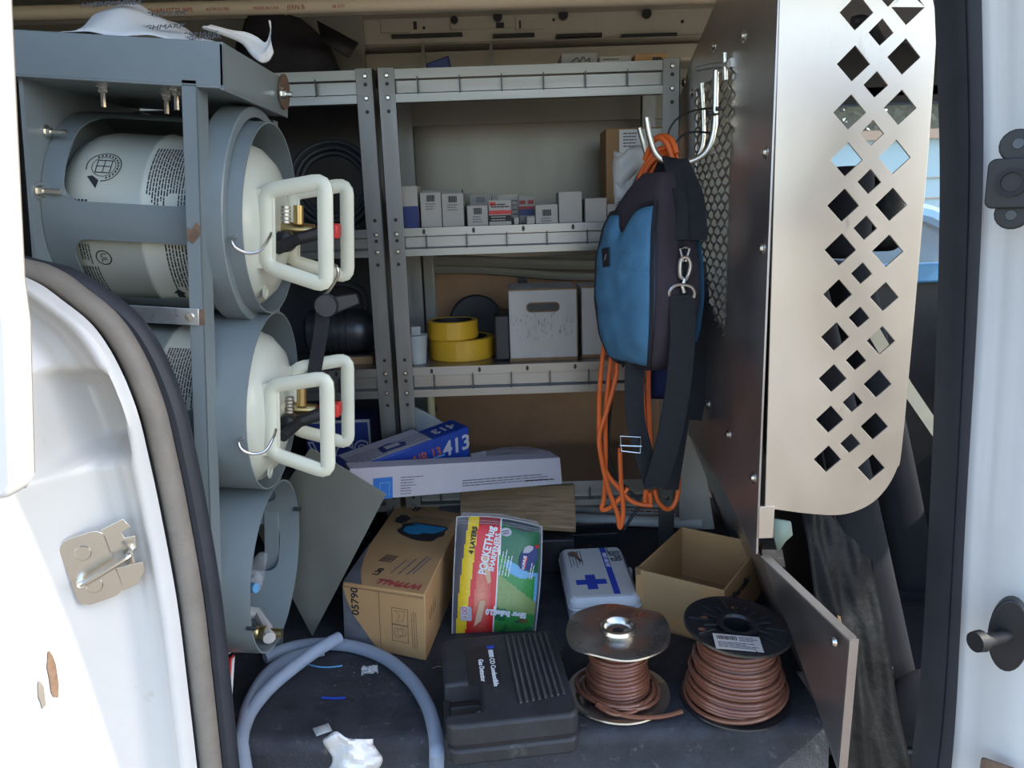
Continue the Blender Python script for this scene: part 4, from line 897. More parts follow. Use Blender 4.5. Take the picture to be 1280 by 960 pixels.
# navy pouch and black webbing behind
t = thing('cloth_pouch', 'navy cloth pouch hanging behind the blue bag', 'pouch', Matrix.Identity(4))
def pouch(u, v):
    p = at(812+72*u, 432+66*v-10*u*(1-v), 1.80); k = (1-abs(2*u-1)**3)*(1-abs(2*v-1)**4); return p+Vector((0, -.03*k, 0))
MB().grid(pouch, 12, 12).build('body', M['navy'], t, sharp=80, solid=.003)
t = thing('black_strap_bundle', 'folded black webbing hanging between bag and bulkhead', 'strap', Matrix.Identity(4))
MB().ribbon(smooth_path([at(862,330,1.745), at(868,400,1.74), at(866,470,1.74), at(858,524,1.74)], 5), (1,.2,0), .075, .01).build('webbing', M['webbing'], t)
MB().ribbon(smooth_path([at(852,520,1.735), at(846,560,1.735), at(838,612,1.735)], 5), (1,.2,0), .04, .005).build('webbing', M['bag_black'], t)

# ---- orange extension cord hanging behind the bag
cd = thing('extension_cord', 'orange extension cord hanging in loops behind the blue bag', 'cord', Matrix.Identity(4))
def cord(name, pts, r=.0058, m='orange', Y=1.75): 
    pp = [at(p[0], p[1], p[2] if len(p) > 2 else Y) for p in pts]
    return MB().tube(smooth_path(pp, 7), r, 9).build(name, M[m], cd)
cord('loop', [(838,196,1.69),(815,215,1.71),(790,290,1.76),(765,380,1.77),(754,440,1.77),(749,500,1.77),(750,560,1.77),(758,590,1.77),(775,612,1.77),(792,628,1.77),(815,632,1.77)])
cord('loop', [(832,190,1.70),(806,215,1.72),(785,300,1.77),(770,400,1.78),(762,460,1.78),(757,520,1.78),(757,575,1.78),(755,620,1.78),(752,636,1.78),(760,636,1.78),(772,626,1.77),(785,610,1.77)])
cord('loop', [(828,186,1.71),(800,220,1.73),(782,320,1.78),(772,440,1.775),(770,470,1.77),(758,515,1.765),(749,545,1.765),(752,575,1.765),(760,610,1.765),(771,640,1.765),(775,660,1.765),(779,640,1.765),(776,600,1.765),(775,560,1.77)])
cord('loop', [(836,184,1.70),(812,200,1.72),(790,290,1.78),(800,440,1.78),(803,480,1.775),(806,530,1.77),(812,560,1.77),(808,590,1.77),(804,570,1.775),(800,520,1.775),(799,450,1.78)])
cord('loop', [(840,190,1.69),(826,240,1.75),(812,440,1.77),(811,500,1.765),(813,560,1.765),(808,585,1.765)])
cord('loop', [(842,186,1.68),(850,240,1.79),(850,400,1.80),(848,560,1.80),(848,610,1.80),(842,632,1.795),(832,636,1.79),(822,626,1.785),(818,612,1.785)])
cord('loop', [(812,615,1.775),(813,628,1.775),(808,632,1.775),(806,624,1.775),(808,612,1.775)])
cord('loop', [(842,205,1.66),(834,180,1.665),(822,172,1.68),(815,182,1.70),(824,196,1.70),(836,190,1.68)], .0058)
cord('loop', [(846,192,1.66),(840,176,1.67),(828,170,1.69),(816,178,1.71),(806,200,1.73)], .0058)
cord('loop', [(770,440,1.79),(768,470,1.79),(762,500,1.79)], .005)
dk = thing('power_cable', 'thin dark cable hanging with the orange extension cord', 'cord', Matrix.Identity(4))
for pts in ([(845,186,1.68),(815,230,1.74),(790,330,1.80),(775,440,1.80),(764,500,1.80),(760,560,1.79),(766,590,1.785),(785,612,1.78),(800,625,1.78)], [(802,628,1.775),(794,640,1.775),(786,652,1.775),(780,662,1.775)]):
    MB().tube(smooth_path([at(*p) for p in pts], 6), .0042, 8).build('strand', M['black_rubber'], dk)
dk2 = thing('rubber_cable', 'thick grey purple cable hanging along the left edge of the blue bag', 'cord', Matrix.Identity(4))
MB().tube(smooth_path([at(*p) for p in ((838,188,1.73),(812,205,1.76),(792,240,1.80),(780,270,1.82),(772,310,1.83),(768,360,1.83))], 6), .011, 10).build('strand', mat('mauve_rubber',(.10,.075,.095),.5), dk2)
MB().tube(smooth_path([at(*p) for p in ((822,196,1.76),(798,240,1.80),(789,262,1.81))], 6), .003, 6).build('strand', M['ink_white'], dk2)
# pipe across the top
PV = thing('pvc_pipe', 'cream plastic pipe with red print running under the roof', 'pipe', Matrix.Identity(4))
a = at(20,17,1.78); b = at(492,5,1.78); d_ = (b-a).normalized(); r = .0150
P0 = a-d_*.35; P1 = a+d_*1.5
mb = MB(); u_ = Vector((0,0,1)); 
mb.lathe([(r,0),(r,(P1-P0).length),(r-.003,(P1-P0).length),(r-.003,0)], Matrix.Translation(P0) @ d_.to_track_quat('Z','Y').to_matrix().to_4x4(), 24, True); mb.build('pipe', M['pvc_cream'], PV)
up = Vector((0,.35,.93)); up = (up-d_*up.dot(d_)).normalized(); no = up.cross(d_) * 1
no = Vector((0,-.93,-.35)); no = (no-d_*no.dot(d_)).normalized(); up = no.cross(d_)
for s, px, sz in (('CHARLOTTE PIPE', 216, .0125),('ASTM D1785', 275, .009),('MADE IN USA', 335, .009),('JERN B', 372, .0125),('48 EXT', 425, .009)):
    c = at(px, 12, 1.78); k = (c-P0).dot(d_); text('lettering', s, sz, frame(P0+d_*k+no*(r+.0003), d_, -up if up.z < 0 else up), M['ink_red'], PV, .0003)
# ================================================================ things on the load floor
def painted(name, f, colf, nu, nv, material, parent=None, solid=0.):    # sheet with a flat print: colf(u,v) gives the ink at each cell
    o = MB().grid(f, nu, nv).build(name, material, parent, sharp=80)
    ca = o.data.color_attributes.new('print', 'FLOAT_COLOR', 'CORNER')
    for p in o.data.polygons:
        i, j = divmod(p.index, nv); c = colf((i+.5)/nu, (j+.5)/nv)
        for l in p.loop_indices: ca.data[l].color = (*c, 1)
    if solid: q = o.modifiers.new('s', 'SOLIDIFY'); q.thickness = solid
    return o
# ---- long cardboard carton with blue logo
A = Vector((-.203,1.478,0)); Bv = Vector((-.394,1.560,0)); h = .150
dv = Vector((.125,.99,0)).normalized()*.515
fx = (A-Bv).normalized(); nf = Vector((fx.y, -fx.x, 0))
W = (A-Bv).length
wy = thing('long_carton', 'long brown cardboard carton with a blue splash logo and red lettering on top', 'box', T(0,0,0.0005))
lean = Vector((.004,.01,0))
b_ = [Bv, A, A+dv, Bv+dv]; t_ = [q+Vector((0,0,h))+lean for q in b_]; t_[0] = t_[0]+Vector((0,0,-.006)); t_[3] = t_[3]+Vector((0,0,-.003))
MB().hexa(b_, t_).build('body', M['card'], wy, bevel=.0025)
dx = (t_[1]-t_[0]).normalized(); dd = dv.normalized()
def topf(u, v, z=.0009): return t_[0].lerp(t_[1], u).lerp(t_[3].lerp(t_[2], u), v)+Vector((0,0,z))
def topframe(u, v, z=.0009): return frame(topf(u, v, z), dx, dd)
fz = (t_[0]-b_[0]).normalized()
def frontf(u, v, z=.0009): return b_[0].lerp(b_[1], u).lerp(t_[0].lerp(t_[1], u), v)+nf*z
def frontframe(u, v, z=.0009): return frame(frontf(u, v, z), dx, fz)
# printed corner sweep, dark
def sweep(fn, pts, nm, m, par=wy):
    vs = [fn(u, v) for u, v in pts]; return MB().add(vs, [tuple(range(len(vs)))]).build(nm, m, par, smooth=False)
sweep(frontf, [(0,.985),(0,0),(.45,0),(.36,.12),(.25,.3),(.13,.5),(.05,.72),(.015,.88)], 'printed_sweep', M['ink_grey'])
sweep(topf, [(.0,.005),(.24,.005),(.17,.07),(.11,.14),(.05,.26),(.02,.36),(.0,.40)], 'printed_sweep', M['ink_grey'])
sweep(topf, [(.62,.88),(.93,.865),(.97,.93),(.97,.995),(.62,.995)], 'printed_sweep', M['ink_grey'])
text('lettering', '05790', .026, frontframe(.155,.73) @ Matrix.Rotation(R(90),4,'Z'), M['ink'], wy, bold=.0004)
text('lettering', 'WYPALL', .030, topframe(.67,.055) @ Matrix.Rotation(R(180),4,'Z'), M['ink_red'], wy, bold=.0012, sx=1.0, shear=.2)
text('lettering', 'L30', .022, topframe(.34,.135) @ Matrix.Rotation(R(90),4,'Z'), M['ink'], wy, bold=.0004)
text('lettering', '05790', .028, topframe(.36,.90) @ Matrix.Rotation(R(90),4,'Z'), M['ink'], wy, bold=.0008)
k = MB(); F = topframe(.36,.27)
for q in range(5): k.box(-.014+.007*q, -.011+.007*q, -.013, .010, 0, .0004, F)
k.box(-.017,.019,-.018,-.0165,0,.0004,F).box(-.017,.019,.0135,.015,0,.0004,F); k.build('mark', M['ink'], wy)
dashes(MB(), -.05, .05, -.030, .030, 3, .0028, topframe(.66,.24) @ Matrix.Rotation(R(90),4,'Z'), 5).build('print', M['ink_grey'], wy)
dashes(MB(), -.05, .05, -.010, .010, 2, .0028, topframe(.80,.26) @ Matrix.Rotation(R(90),4,'Z'), 5).build('print', M['ink_grey'], wy)
def blob(cu, cv, ru, rv, seed, amp=.22, n=34):
    return [(cu+ru*math.cos(a)*(1+amp*noise.noise(Vector((math.cos(a)*1.6+seed, math.sin(a)*1.6, seed)))+amp*.35*math.sin(7*a+seed)), cv+rv*math.sin(a)*(1+amp*noise.noise(Vector((math.cos(a)*1.6+seed, math.sin(a)*1.6, seed+9))))) for a in [2*math.pi*q/n for q in range(n)]]
sweep(topf, blob(.58,.60,.34,.105,3.1), 'logo_splash', M['ink'])
sweep(topf, blob(.22,.71,.10,.055,5.3), 'logo_splash', M['ink'])
m_b = mat('logo_blue', (.02,.22,.40), .6, var=.08)
sweep(lambda u, v: topf(u, v, .0014), blob(.47,.60,.15,.052,8.2,.15), 'logo_drop', m_b)
sweep(lambda u, v: topf(u, v, .0013), [(.36,.675),(.88,.665),(.84,.62),(.74,.58),(.62,.575),(.58,.615),(.50,.655)], 'logo_drop', m_b)
mb = MB()
for (u0,u1,v0,v1) in ((.34,.90,.68,.775),(.40,.70,.86,.95)):
    for (a,b,c,d) in ((u0,u1,v0,v0+.003),(u0,u1,v1-.003,v1),(u0,u0+.008,v0,v1),(u1-.008,u1,v0,v1)): mb.add([topf(a,c),topf(b,c),topf(b,d),topf(a,d)],[(0,1,2,3)])
mb.build('printed_frame', M['card_edge'], wy)
sweep(topf, [(.345,.683),(.895,.683),(.895,.772),(.345,.772)], 'printed_panel', M['card_dark'])
dashes(MB(), -.045, .045, -.018, .018, 3, .0022, topframe(.62,.728,.0013), 4).build('print', M['card_edge'], wy)
mb = MB()                                                 # two pictograms in a frame on the near face
for (u0,u1,v0,v1) in ((.60,.80,.48,.74),(.60,.80,.22,.48)):
    for (a,b,c,d) in ((u0,u1,v0,v0+.012),(u0,u1,v1-.012,v1),(u0,u0+.010,v0,v1),(u1-.010,u1,v0,v1)): mb.add([frontf(a,c),frontf(b,c),frontf(b,d),frontf(a,d)],[(0,1,2,3)])
mb.build('pictogram_frame', M['card_edge'], wy)
mb = MB()
for lp in ([(.64,.69),(.76,.70),(.74,.55),(.66,.53),(.70,.63)], [(.64,.42),(.76,.44),(.77,.34),(.66,.27),(.63,.33)], [(.67,.40),(.73,.41),(.73,.33),(.67,.31)]):
    mb.tube([frontf(u, v) for u, v in lp], .0007, 5, closed=True)
mb.build('pictogram', M['card_edge'], wy)
dashes(MB(), -.045, .040, -.008, .008, 3, .0016, frontframe(.87,.47) @ Matrix.Rotation(R(90),4,'Z'), 8, ragged=.1).build('print', M['card_edge'], wy)
mb = MB(); mb.tube([frontf(.45+.01*q/8, .94*(1-q/8)) for q in range(9)], .0008, 5).tube([frontf(0,.945), frontf(.99,.955)], .0008, 5); mb.build('seam', M['card_edge'], wy)
for sgn, (u0, u1) in ((0,(0.004,.455)),(1,(.462,.996))):
    MB().add([frontf(u0,.02,.0006),frontf(u1,.02,.0006),frontf(u1,.93,.0006),frontf(u0,.93,.0006)],[(0,1,2,3)]).build('flap', M['card'], wy)
# side print
sd_ = MB(); 
for q in range(4):
    p = b_[1].lerp(b_[2], .1+.035*q)+Vector((.0009,0,.085)); sd_.box(-.0005,.0005,-.006,.006,-.012,.012, Matrix.Translation(p))
sd_.build('print', M['ink'], wy)

# ---- upright zipped plastic pack of cutlery
PB0 = Vector((-.155,1.585,.002)); PB1 = Vector((.034,1.585,.002)); PT0 = Vector((-.137,1.665,.252)); PT1 = Vector((.058,1.670,.218))
pk_ = thing('zip_pack', 'upright clear zip pack with yellow, red and green printed front leaning on the floor', 'packet', Matrix.Identity(4))
def packf(u, v, off=0.):
    p = PB0.lerp(PB1, u).lerp(PT0.lerp(PT1, u), v); bul = (1-(2*u-1)**4)*(1-(2*v-1)**6)
    return p+Vector((.006*math.sin(v*3)*(u-.3), -.022*bul-off, .010*math.sin(u*math.pi)*v+.008*bul))
Yel, Red, RedO, Wh = (.78,.53,.02), (.66,.022,.025), (.60,.14,.06), (.70,.68,.66)
GrD, GrL, GrM, SkB, Clr, Nav = (.018,.13,.05), (.24,.32,.10), (.04,.26,.05), (.14,.38,.62), (.12,.115,.13), (.02,.04,.15)
def packcol(u, v):
    r = noise.noise(Vector((u*30, v*40, 1)))*.12
    e1 = .10+.07*v-.02*(1-v); 
    if u < .05+.10*v**1.5: return Clr if v > .35 else (.10,.10,.13)
    y1 = .16+.11*v; r1 = .485+.03*v
    def s(c): return tuple(max(0, x*(1+r)) for x in c)
    if u < y1: return s(Yel if u > .05 else (.45,.36,.10))
    if u < r1:
        if .22+.1*v < u < .44 and v < .62:
            k = math.exp(-(((u-.33)/.09)**2))*(1-abs(v-.33)/.4); k = max(0, min(1, k*.8)); return s(tuple(a+(b-a)*k for a, b in zip(Red, (.75,.30,.18))))
        if v > .93: return s((.30,.05,.06))
        return s(Red)
    if u < r1+.018: return Wh
    if u > .965: return Clr
    if v > .90: return s((.06,.07,.075)) if v > .93+.02*math.sin(u*14) else s(GrD)
    hill = .60-.42*(u-.5); dk0 = .50-.55*(u-.55)
    if v > hill+.10: return s(GrD) if u < .70 or v > .55 else s(SkB)
    if (u-.80)**2/.04+(v-.60)**2/.012 < 1: return s(SkB)
    if v > dk0: return s(GrM) if u < .93 else s(SkB)
    if v > .22-.15*(u-.55): return s(GrL)
    return s(GrM) if noise.noise(Vector((u*6, v*9, 5))) > -.15 else s(GrD)
painted('front', packf, packcol, 64, 84, vcmat('pack_print', .38, .1), pk_, 0)
mb = MB(); n_ = 24                                        # clear back, sides and zip top
rings = []
for j in range(25):
    v = j/24; t = .045*(1-.75*v); rings.append([packf(u, v, -.001) for u in (0.0,.02,.05)]+[packf(u, v)+Vector((0, t+.014, 0)) for u in (.05,.5,.95)]+[packf(u, v, -.001) for u in (.98,1.0)])
mb.loft(rings, cap=True, closed_ring=True); mb.build('clear_back', M['film'], pk_, sharp=80)
MB().tube([packf(k/16, .945, .001) for k in range(17)], .0015, 6).tube([packf(k/16, .965, .001) for k in range(17)], .0015, 6).build('zip', M['film'], pk_)
MB().tube([packf(0, k/16, .001) for k in range(17)], .0014, 6).tube([packf(1, k/16, .001) for k in range(17)], .0016, 6).tube([packf(k/16, 1, .001) for k in range(17)], .0014, 6).build('welded_edge', M['frost_film'], pk_)
def packframe(u, v, ang, off=.0012):
    p = packf(u, v, off); x = (packf(u+.02, v)-packf(u-.02, v)).normalized(); y = (packf(u, v+.02)-packf(u, v-.02)).normalized()
    return frame(p, x, y) @ Matrix.Rotation(R(ang), 4, 'Z')
def packtext(s, size, u, v, ang, m, **kw):
    o = text('lettering', s, size, Matrix.Identity(4), M[m], pk_, **kw); F = packframe(u, v, ang)
    o.data.transform(F); return o
t1 = packtext('POCKETHug', .025, .378, .715, 81, 'ink_white', bold=.0009, sx=.80)
packtext('SHARPENERS', .0165, .465, .70, 82, 'ink_white', bold=.0006, sx=.9)
packtext('4 LAYERS', .015, .212, .80, 82, 'ink', bold=.0006)
MB().prism(round_rect(-.016,.016,-.0135,.0135,.004), 0, .0006, packframe(.165,.175,88,.0006)).build('count_badge', M['box_lilac'], pk_)
packtext('100', .018, .155,.185, 88, 'ink_white', bold=.0012); text('lettering', '100', .018, packframe(.155,.185,88,.0020), M['ink_red'], pk_)
packtext('Silver Bullet 2.0', .0165, .63, .175, 174, 'ink_white', bold=.0010, sx=.88)
dashes(MB(), -.012,.012,-.004,.004,2,.002, packframe(.83,.105,174), 3).build('print', M['ink_red'], pk_)
dashes(MB(), -.03,.03,-.014,.014,4,.0022, packframe(.60,.62,84), 4).build('print', M['ink_white'], pk_)
dashes(MB(), -.026,.014,-.006,.006,2,.002, packframe(.90,.60,84,.002), 3).build('print', M['ink_white'], pk_)
MB().prism(circle(0,0,.030,26,.021), 0, .0005, packframe(.85,.68,70,.0008)).build('bonus_oval', M['sign_blue'], pk_)
MB().box(-.015,.015,-.0055,.0055,0,.0005, packframe(.80,.635,84,.0016)).build('bonus_band', M['red'], pk_)
text('lettering', 'BONUS', .0095, packframe(.80,.635,84,.0023), M['ink_white'], pk_, bold=.0003)
MB().prism(circle(0,0,.013,20,.010), 0, .0005, packframe(.585,.885,0,.0008)).build('round_badge', M['box_lilac'], pk_)
dashes(MB(), -.008,.008,-.005,.005,2,.002, packframe(.585,.885,20,.0016), 3).build('print', M['ink'], pk_)
mb = MB(); mb.prism([(-.014,-.006),(.0,-.009),(.012,-.004),(.014,.003),(.004,.008),(-.008,.005)],0,.0006,packframe(.84,.765,20,.0018)); mb.build('bonus_picture', M['box_lilac'], pk_)
MB().prism(circle(0,0,.006,10,.0045),0,.0006,packframe(.94,.80,20,.0022)).build('bonus_picture', M['red'], pk_)
kn = MB(); kn.prism([(-.004,-.03),(.004,-.028),(.007,.0),(.006,.028),(.0,.034),(-.006,.028),(-.006,0)],0,.0006,packframe(.385,.545,12,.0012)); kn.build('knife_picture', mat('peach',(.68,.42,.26),.5,var=.05), pk_)
kn = MB(); kn.prism([(-.002,-.03),(.010,-.012),(.008,.03),(.002,.035),(-.006,.03)],0,.0006,packframe(.31,.17,-18,.0012)); kn.build('knife_picture', bpy.data.materials['peach'], pk_)

# ---- black moulded detector case, lying at the edge
CM = Matrix.Translation((-.032,1.302,.001)) @ Matrix.Rotation(R(6.5),4,'Z')
cs = thing('detector_case', 'black moulded gas detector case with a ribbed lid and white lettering at the floor edge', 'case', CM)
M['rib_worn'] = mat('rib_worn', (.06,.06,.062), .5, var=.4, vs=30, stretch=(1,.2,1))
def case_half(name, z0, z1, grow, mtl):
    w, d = .232, .282
    o = MB().prism(round_rect(-w/2-grow, w/2+grow, -d/2-grow, d/2+grow, .022, 6), z0, z1).build(name, mtl, None, bevel=0)
    c = MB().prism(round_rect(-w/2-.05, -w/2+.066, -.105, -.018, .010, 5), -.05, .2).build('cutter', None)
    cut(o, [c]); o.parent = cs; q = o.modifiers.new('b', 'BEVEL'); q.width = .007; q.segments = 3; q.limit_method = 'ANGLE'; q.angle_limit = R(50); return o
case_half('base', 0, .032, 0, M['case_plastic']); lid_ = case_half('lid', .036, .080, 0, M['case_plastic'])
mid = MB().prism(round_rect(-.112,.112,-.137,.137,.02,5), .030, .038).build('seam', M['black_rubber'], None)
c = MB().prism(round_rect(-.166,-.048,-.107,-.016,.010,5), -.05, .2).build('cutter', None); cut(mid, [c]); mid.parent = cs
for k in range(8):
    x = .018+.0115*k; q = MB().box(x-.0025, x+.0025, -.098+.002*k, .125, .0795, .0835).build('rib', M['rib_worn'], lid_, bevel=.0012)
MB().prism(round_rect(-.070,-.008,-.03,.098,.004), .0798, .0806).build('label', M['black_plastic'], cs)
text('lettering', '8800 CO Combustible', .0132, T(-.020,.022,.0809,0,0,-90), M['ink_white'], cs, bold=.0003)
text('lettering', 'Gas Detector', .0132, T(-.042,.016,.0809,0,0,-90), M['ink_white'], cs, bold=.0003)
MB().box(-.026,-.012,.088,.098,.0806,.0812).build('mark', M['inkblue'], cs)
MB().tube([(-.112,-.11,.04),(-.112,-.012,.04)], [.007]*2, 10).build('handle', M['black_plastic'], cs)
MB().cyl((-.064,-.062,.030),(-.050,-.066,.044),.009,seg=14).build('latch', M['grey_pvc'], cs)

# ---- first aid tin
KM = Matrix.Translation((.192,1.722,.001)) @ Matrix.Rotation(R(1.5),4,'Z')
kt = thing('first_aid_kit', 'white first aid tin with a blue cross and blue stripe on its lid', 'first aid kit', KM)
MB().prism(round_rect(-.079,.079,-.135,.135,.016,6), 0, .048).build('base', M['kit_white'], kt, bevel=.003)
MB().prism(round_rect(-.084,.084,-.140,.140,.018,6), .047, .053).build('rim', M['kit_white'], kt, bevel=.0015)
ld = MB().loft([[(x, y, .053) for x, y in round_rect(-.082,.082,-.138,.138,.017,6)], [(x, y, .066) for x, y in round_rect(-.081,.081,-.137,.137,.017,6)], [(x, y, .076) for x, y in round_rect(-.073,.073,-.129,.129,.014,6)]]).build('lid', M['kit_white'], kt, bevel=.002)
MB().prism(round_rect(-.069,.071,-.122,.126,.008,4), .0762, .0767).build('printed_label', M['kit_print'], ld)
MB().prism([(-.012,-.036),(.012,-.036),(.012,-.012),(.036,-.012),(.036,.012),(.012,.012),(.012,.036),(-.012,.036),(-.012,.012),(-.036,.012),(-.036,-.012),(-.012,-.012)], .0767, .0772, T(-.022,-.058,0,0,0,0)).build('cross', M['inkblue'], ld)
MB().box(.022,.037,-.121,.126,.0767,.0771).build('stripe', M['inkblue'], ld)
text('lettering', 'FIRST AID KIT', .0125, T(.0295,.055,.0774,0,0,-90), M['ink_white'], ld, bold=.0003, spacing=1.05)
text('lettering', 'BPB', .038, T(.054,.075,.0770,0,0,-90), M['ink'], ld, bold=.0012, sx=.95); text('lettering', 'BPB', .038, T(.054,.075,.0774,0,0,-90), M['box_lilac'], ld, bold=-.0012, sx=.95)
dashes(MB(), -.05,.02,-.003,.003,1,.003, T(.041,.085,.0768,0,0,-90), 5).build('print', M['ink_grey'], ld)
dashes(MB(), -.05,.055,-.018,.018,5,.0022, T(-.045,.062,.0768,0,0,-90), 5).build('print', M['ink_grey'], ld)
MB().prism([(-.062,.10),(-.05,.112),(-.038,.104),(-.036,.075),(-.028,.052),(-.036,.05),(-.048,.08),(-.06,.085)], .0768, .0773).build('rust_stain', M['rust'], ld)
MB().box(-.010,.010,-.146,-.139,.035,.062).build('latch', M['kit_white'], kt, bevel=.0015)
MB().box(.083,.090,.02,.04,.035,.062).build('latch', M['kit_white'], kt, bevel=.0015)

# ---- open carton
a = Vector((.266,1.606,0)); b = Vector((.432,1.493,0)); ux = (b-a).normalized(); uy = Vector((-ux.y, ux.x, 0)); w = .205; d = .275; h = .135
OM = frame(a+ux*w/2+uy*d/2+Vector((0,0,.001)), ux, uy)
oc = thing('open_carton', 'open empty brown cardboard box beside the black wire spool', 'box', OM)
th = .004
for nm, b_ in (('front_wall',(-w/2,w/2,-d/2,-d/2+th)),('back_wall',(-w/2,w/2,d/2-th,d/2)),('side_wall',(-w/2,-w/2+th,-d/2+th,d/2-th)),('side_wall',(w/2-th,w/2,-d/2+th,d/2-th))):
    MB().box(*b_, 0, h).build(nm, M['card'], oc, bevel=.001)
MB().box(-w/2,w/2,-d/2,d/2,0,.004).build('base', M['card_dark'], oc)
MB().box(-w/2+.02,w/2-.05,-d/2-.0006,-d/2,h-.09,h).build('tape', mat('clear_tape',(.42,.27,.14),.25,var=.05), oc)
text('lettering', 'Minerallac', .034, T(w/2+.0004,-.03,h-.045,90,0,90), M['ink'], oc, bold=.0006)
MB().box(-w/2,-w/2+.012,-d/2-.002,-d/2+.006,h-.012,h+.004).build('torn_corner', M['card_edge'], oc)

# ---- wire spools
def flange(name, r, z, tilt, material, parent, dent=0., ribs=False, hub=.02):
    m = T(0,0,z) @ Euler((R(tilt[0]), R(tilt[1]), 0)).to_matrix().to_4x4(); n = 64; rings = []
    for rr, zz in ((hub,0),(hub+.012,.0),(r*.6,.002),(r-.006,.0035),(r,.002),(r+.001,-.001),(r-.004,-.0025),(r*.6,-.001),(hub,-.003)):
        rings.append([m @ Vector((rr*math.cos(2*math.pi*k/n), rr*math.sin(2*math.pi*k/n), zz+dent*(rr/r)**2*math.sin(3*2*math.pi*k/n+.6)+dent*.6*(rr/r)**3*math.sin(5*2*math.pi*k/n))) for k in range(n)])
    o = MB().loft(rings, loop=True).build(name, material, parent, sharp=40); return o, m
def winding(parent, layers, r_w):
    for rr, z0, z1, amp in layers:
        turns = max(1, int((z1-z0)/(2*r_w*.98))); path = []
        for k in range(turns*26+1):
            a = 2*math.pi*k/26; fr = k/(turns*26); z = z0+r_w+(z1-z0-2*r_w)*fr
            path.append(((rr+amp*math.sin(2.7*fr*6)+amp*.6*noise.noise(Vector((a*.35, rr*40, 1))))*math.cos(a), (rr+amp*math.sin(2.7*fr*6))*math.sin(a), z+amp*.8*math.sin(a*1.0+rr*60)))
        MB().tube(path, r_w, 8).build('wire_winding', M['copper_wire'], parent)
s1_ = thing('wire_spool', 'nearly empty metal wire spool with a bent top flange and brown wire', 'wire spool', T(.189,1.345,.004))
flange('base_flange', .100, 0, (0,0), M['tin'], s1_, .001); f_, fm_ = flange('top_flange', .099, .132, (2,-1), M['tin'], s1_, .0045)
MB().lathe([(.033,.0),(.033,.132),(.030,.132),(.030,0)], None, 32, True).build('core', M['tin'], s1_)
MB().lathe([(.032,.131),(.036,.137),(.034,.144),(.030,.146),(.026,.143),(.023,.134),(.012,.132),(.010,.128),(.0005,.128)], None, 32).build('hub', M['zinc'], s1_)
MB().cyl((0,0,.129),(0,0,.1335),.0105,seg=16).build('hole', M['black_plastic'], s1_)
winding(s1_, [(.046,.004,.126,.0012),(.053,.010,.095,.0015),(.058,.004,.05,.002),(.070,.004,.022,.004),(.077,.006,.020,.005)], .0042)
path = smooth_path([(.055,-.05,.020),(.02,-.078,.012),(-.02,-.085,.012),(-.05,-.065,.02),(.0,-.088,.010),(.05,-.092,.0075),(.082,-.088,.008),(.108,-.080,.009)], 6)
MB().tube(path, .0042, 8).build('loose_end', M['copper_wire'], s1_)
s2_ = thing('wire_spool', 'full black plastic wire spool with a white barcode label and brown wire', 'wire spool', T(.411,1.318,.004) )
flange('base_flange', .103, 0, (0,0), M['spool_black'], s2_, 0.); f_, fm_ = flange('top_flange', .099, .150, (3,4), M['spool_black'], s2_, 0., hub=.024)
MB().lathe([(.028,0),(.028,.150),(.025,.150),(.025,0)], None, 28, True).build('core', M['spool_black'], s2_)
for k in range(20):
    a = 2*math.pi*k/20+.1; r0, r1 = (.052,.090) if k % 2 else (.040,.066)
    p0, p1 = fm_ @ Vector((r0*math.cos(a), r0*math.sin(a), .004)), fm_ @ Vector((r1*math.cos(a), r1*math.sin(a), .0045)); MB().tube([p0, p1], .0022, 6).build('spoke_rib', M['spool_black'], f_)
mb = MB(); mb.lathe([(.095,.0035),(.099,.004),(.099,.001),(.095,.001)], fm_, 48, True).lathe([(.036,.002),(.040,.006),(.030,.007),(.026,.002)], fm_, 32, True); mb.build('rim', M['spool_black'], f_)
for a_, r_ in ((160,.062),(195,.075),(80,.06)):
    a_ = R(a_); MB().prism(circle(r_*math.cos(a_), r_*math.sin(a_), .007, 10, .005), .0032, .0038, fm_).build('wire_glimpse', M['copper_wire'], f_)
LM = fm_ @ T(-.018,-.064,.0062,2,0,-6)
lbl = MB().box(-.042,.042,-.022,.022,0,.0008,LM).build('label', M['box_white'], s2_)
k = MB(); [k.box(-.036+.0034*q, -.0345+.0034*q+.0004*(q % 3), .006, .017, .0008, .0012, LM) for q in range(11)]; k.build('barcode', M['ink'], lbl)
dashes(MB(), .004,.038,.004,.018,3,.0022,LM,3,.0012).build('print', M['ink_grey'], lbl); dashes(MB(), -.036,.036,-.018,.0,4,.0022,LM,6,.0012).build('print', M['ink_grey'], lbl)
winding(s2_, [(.062,.006,.142,.001),(.068,.004,.125,.0015),(.076,.004,.098,.002),(.083,.004,.070,.003),(.088,.004,.036,.003)], .0046)
path = smooth_path([((.094)*math.cos(a), .094*math.sin(a), .018+.014*math.sin(a+1.2)) for a in [k*.35+2.2 for k in range(14)]], 4)
MB().tube(path, .0046, 8).build('loose_turn', M['copper_wire'], s2_)

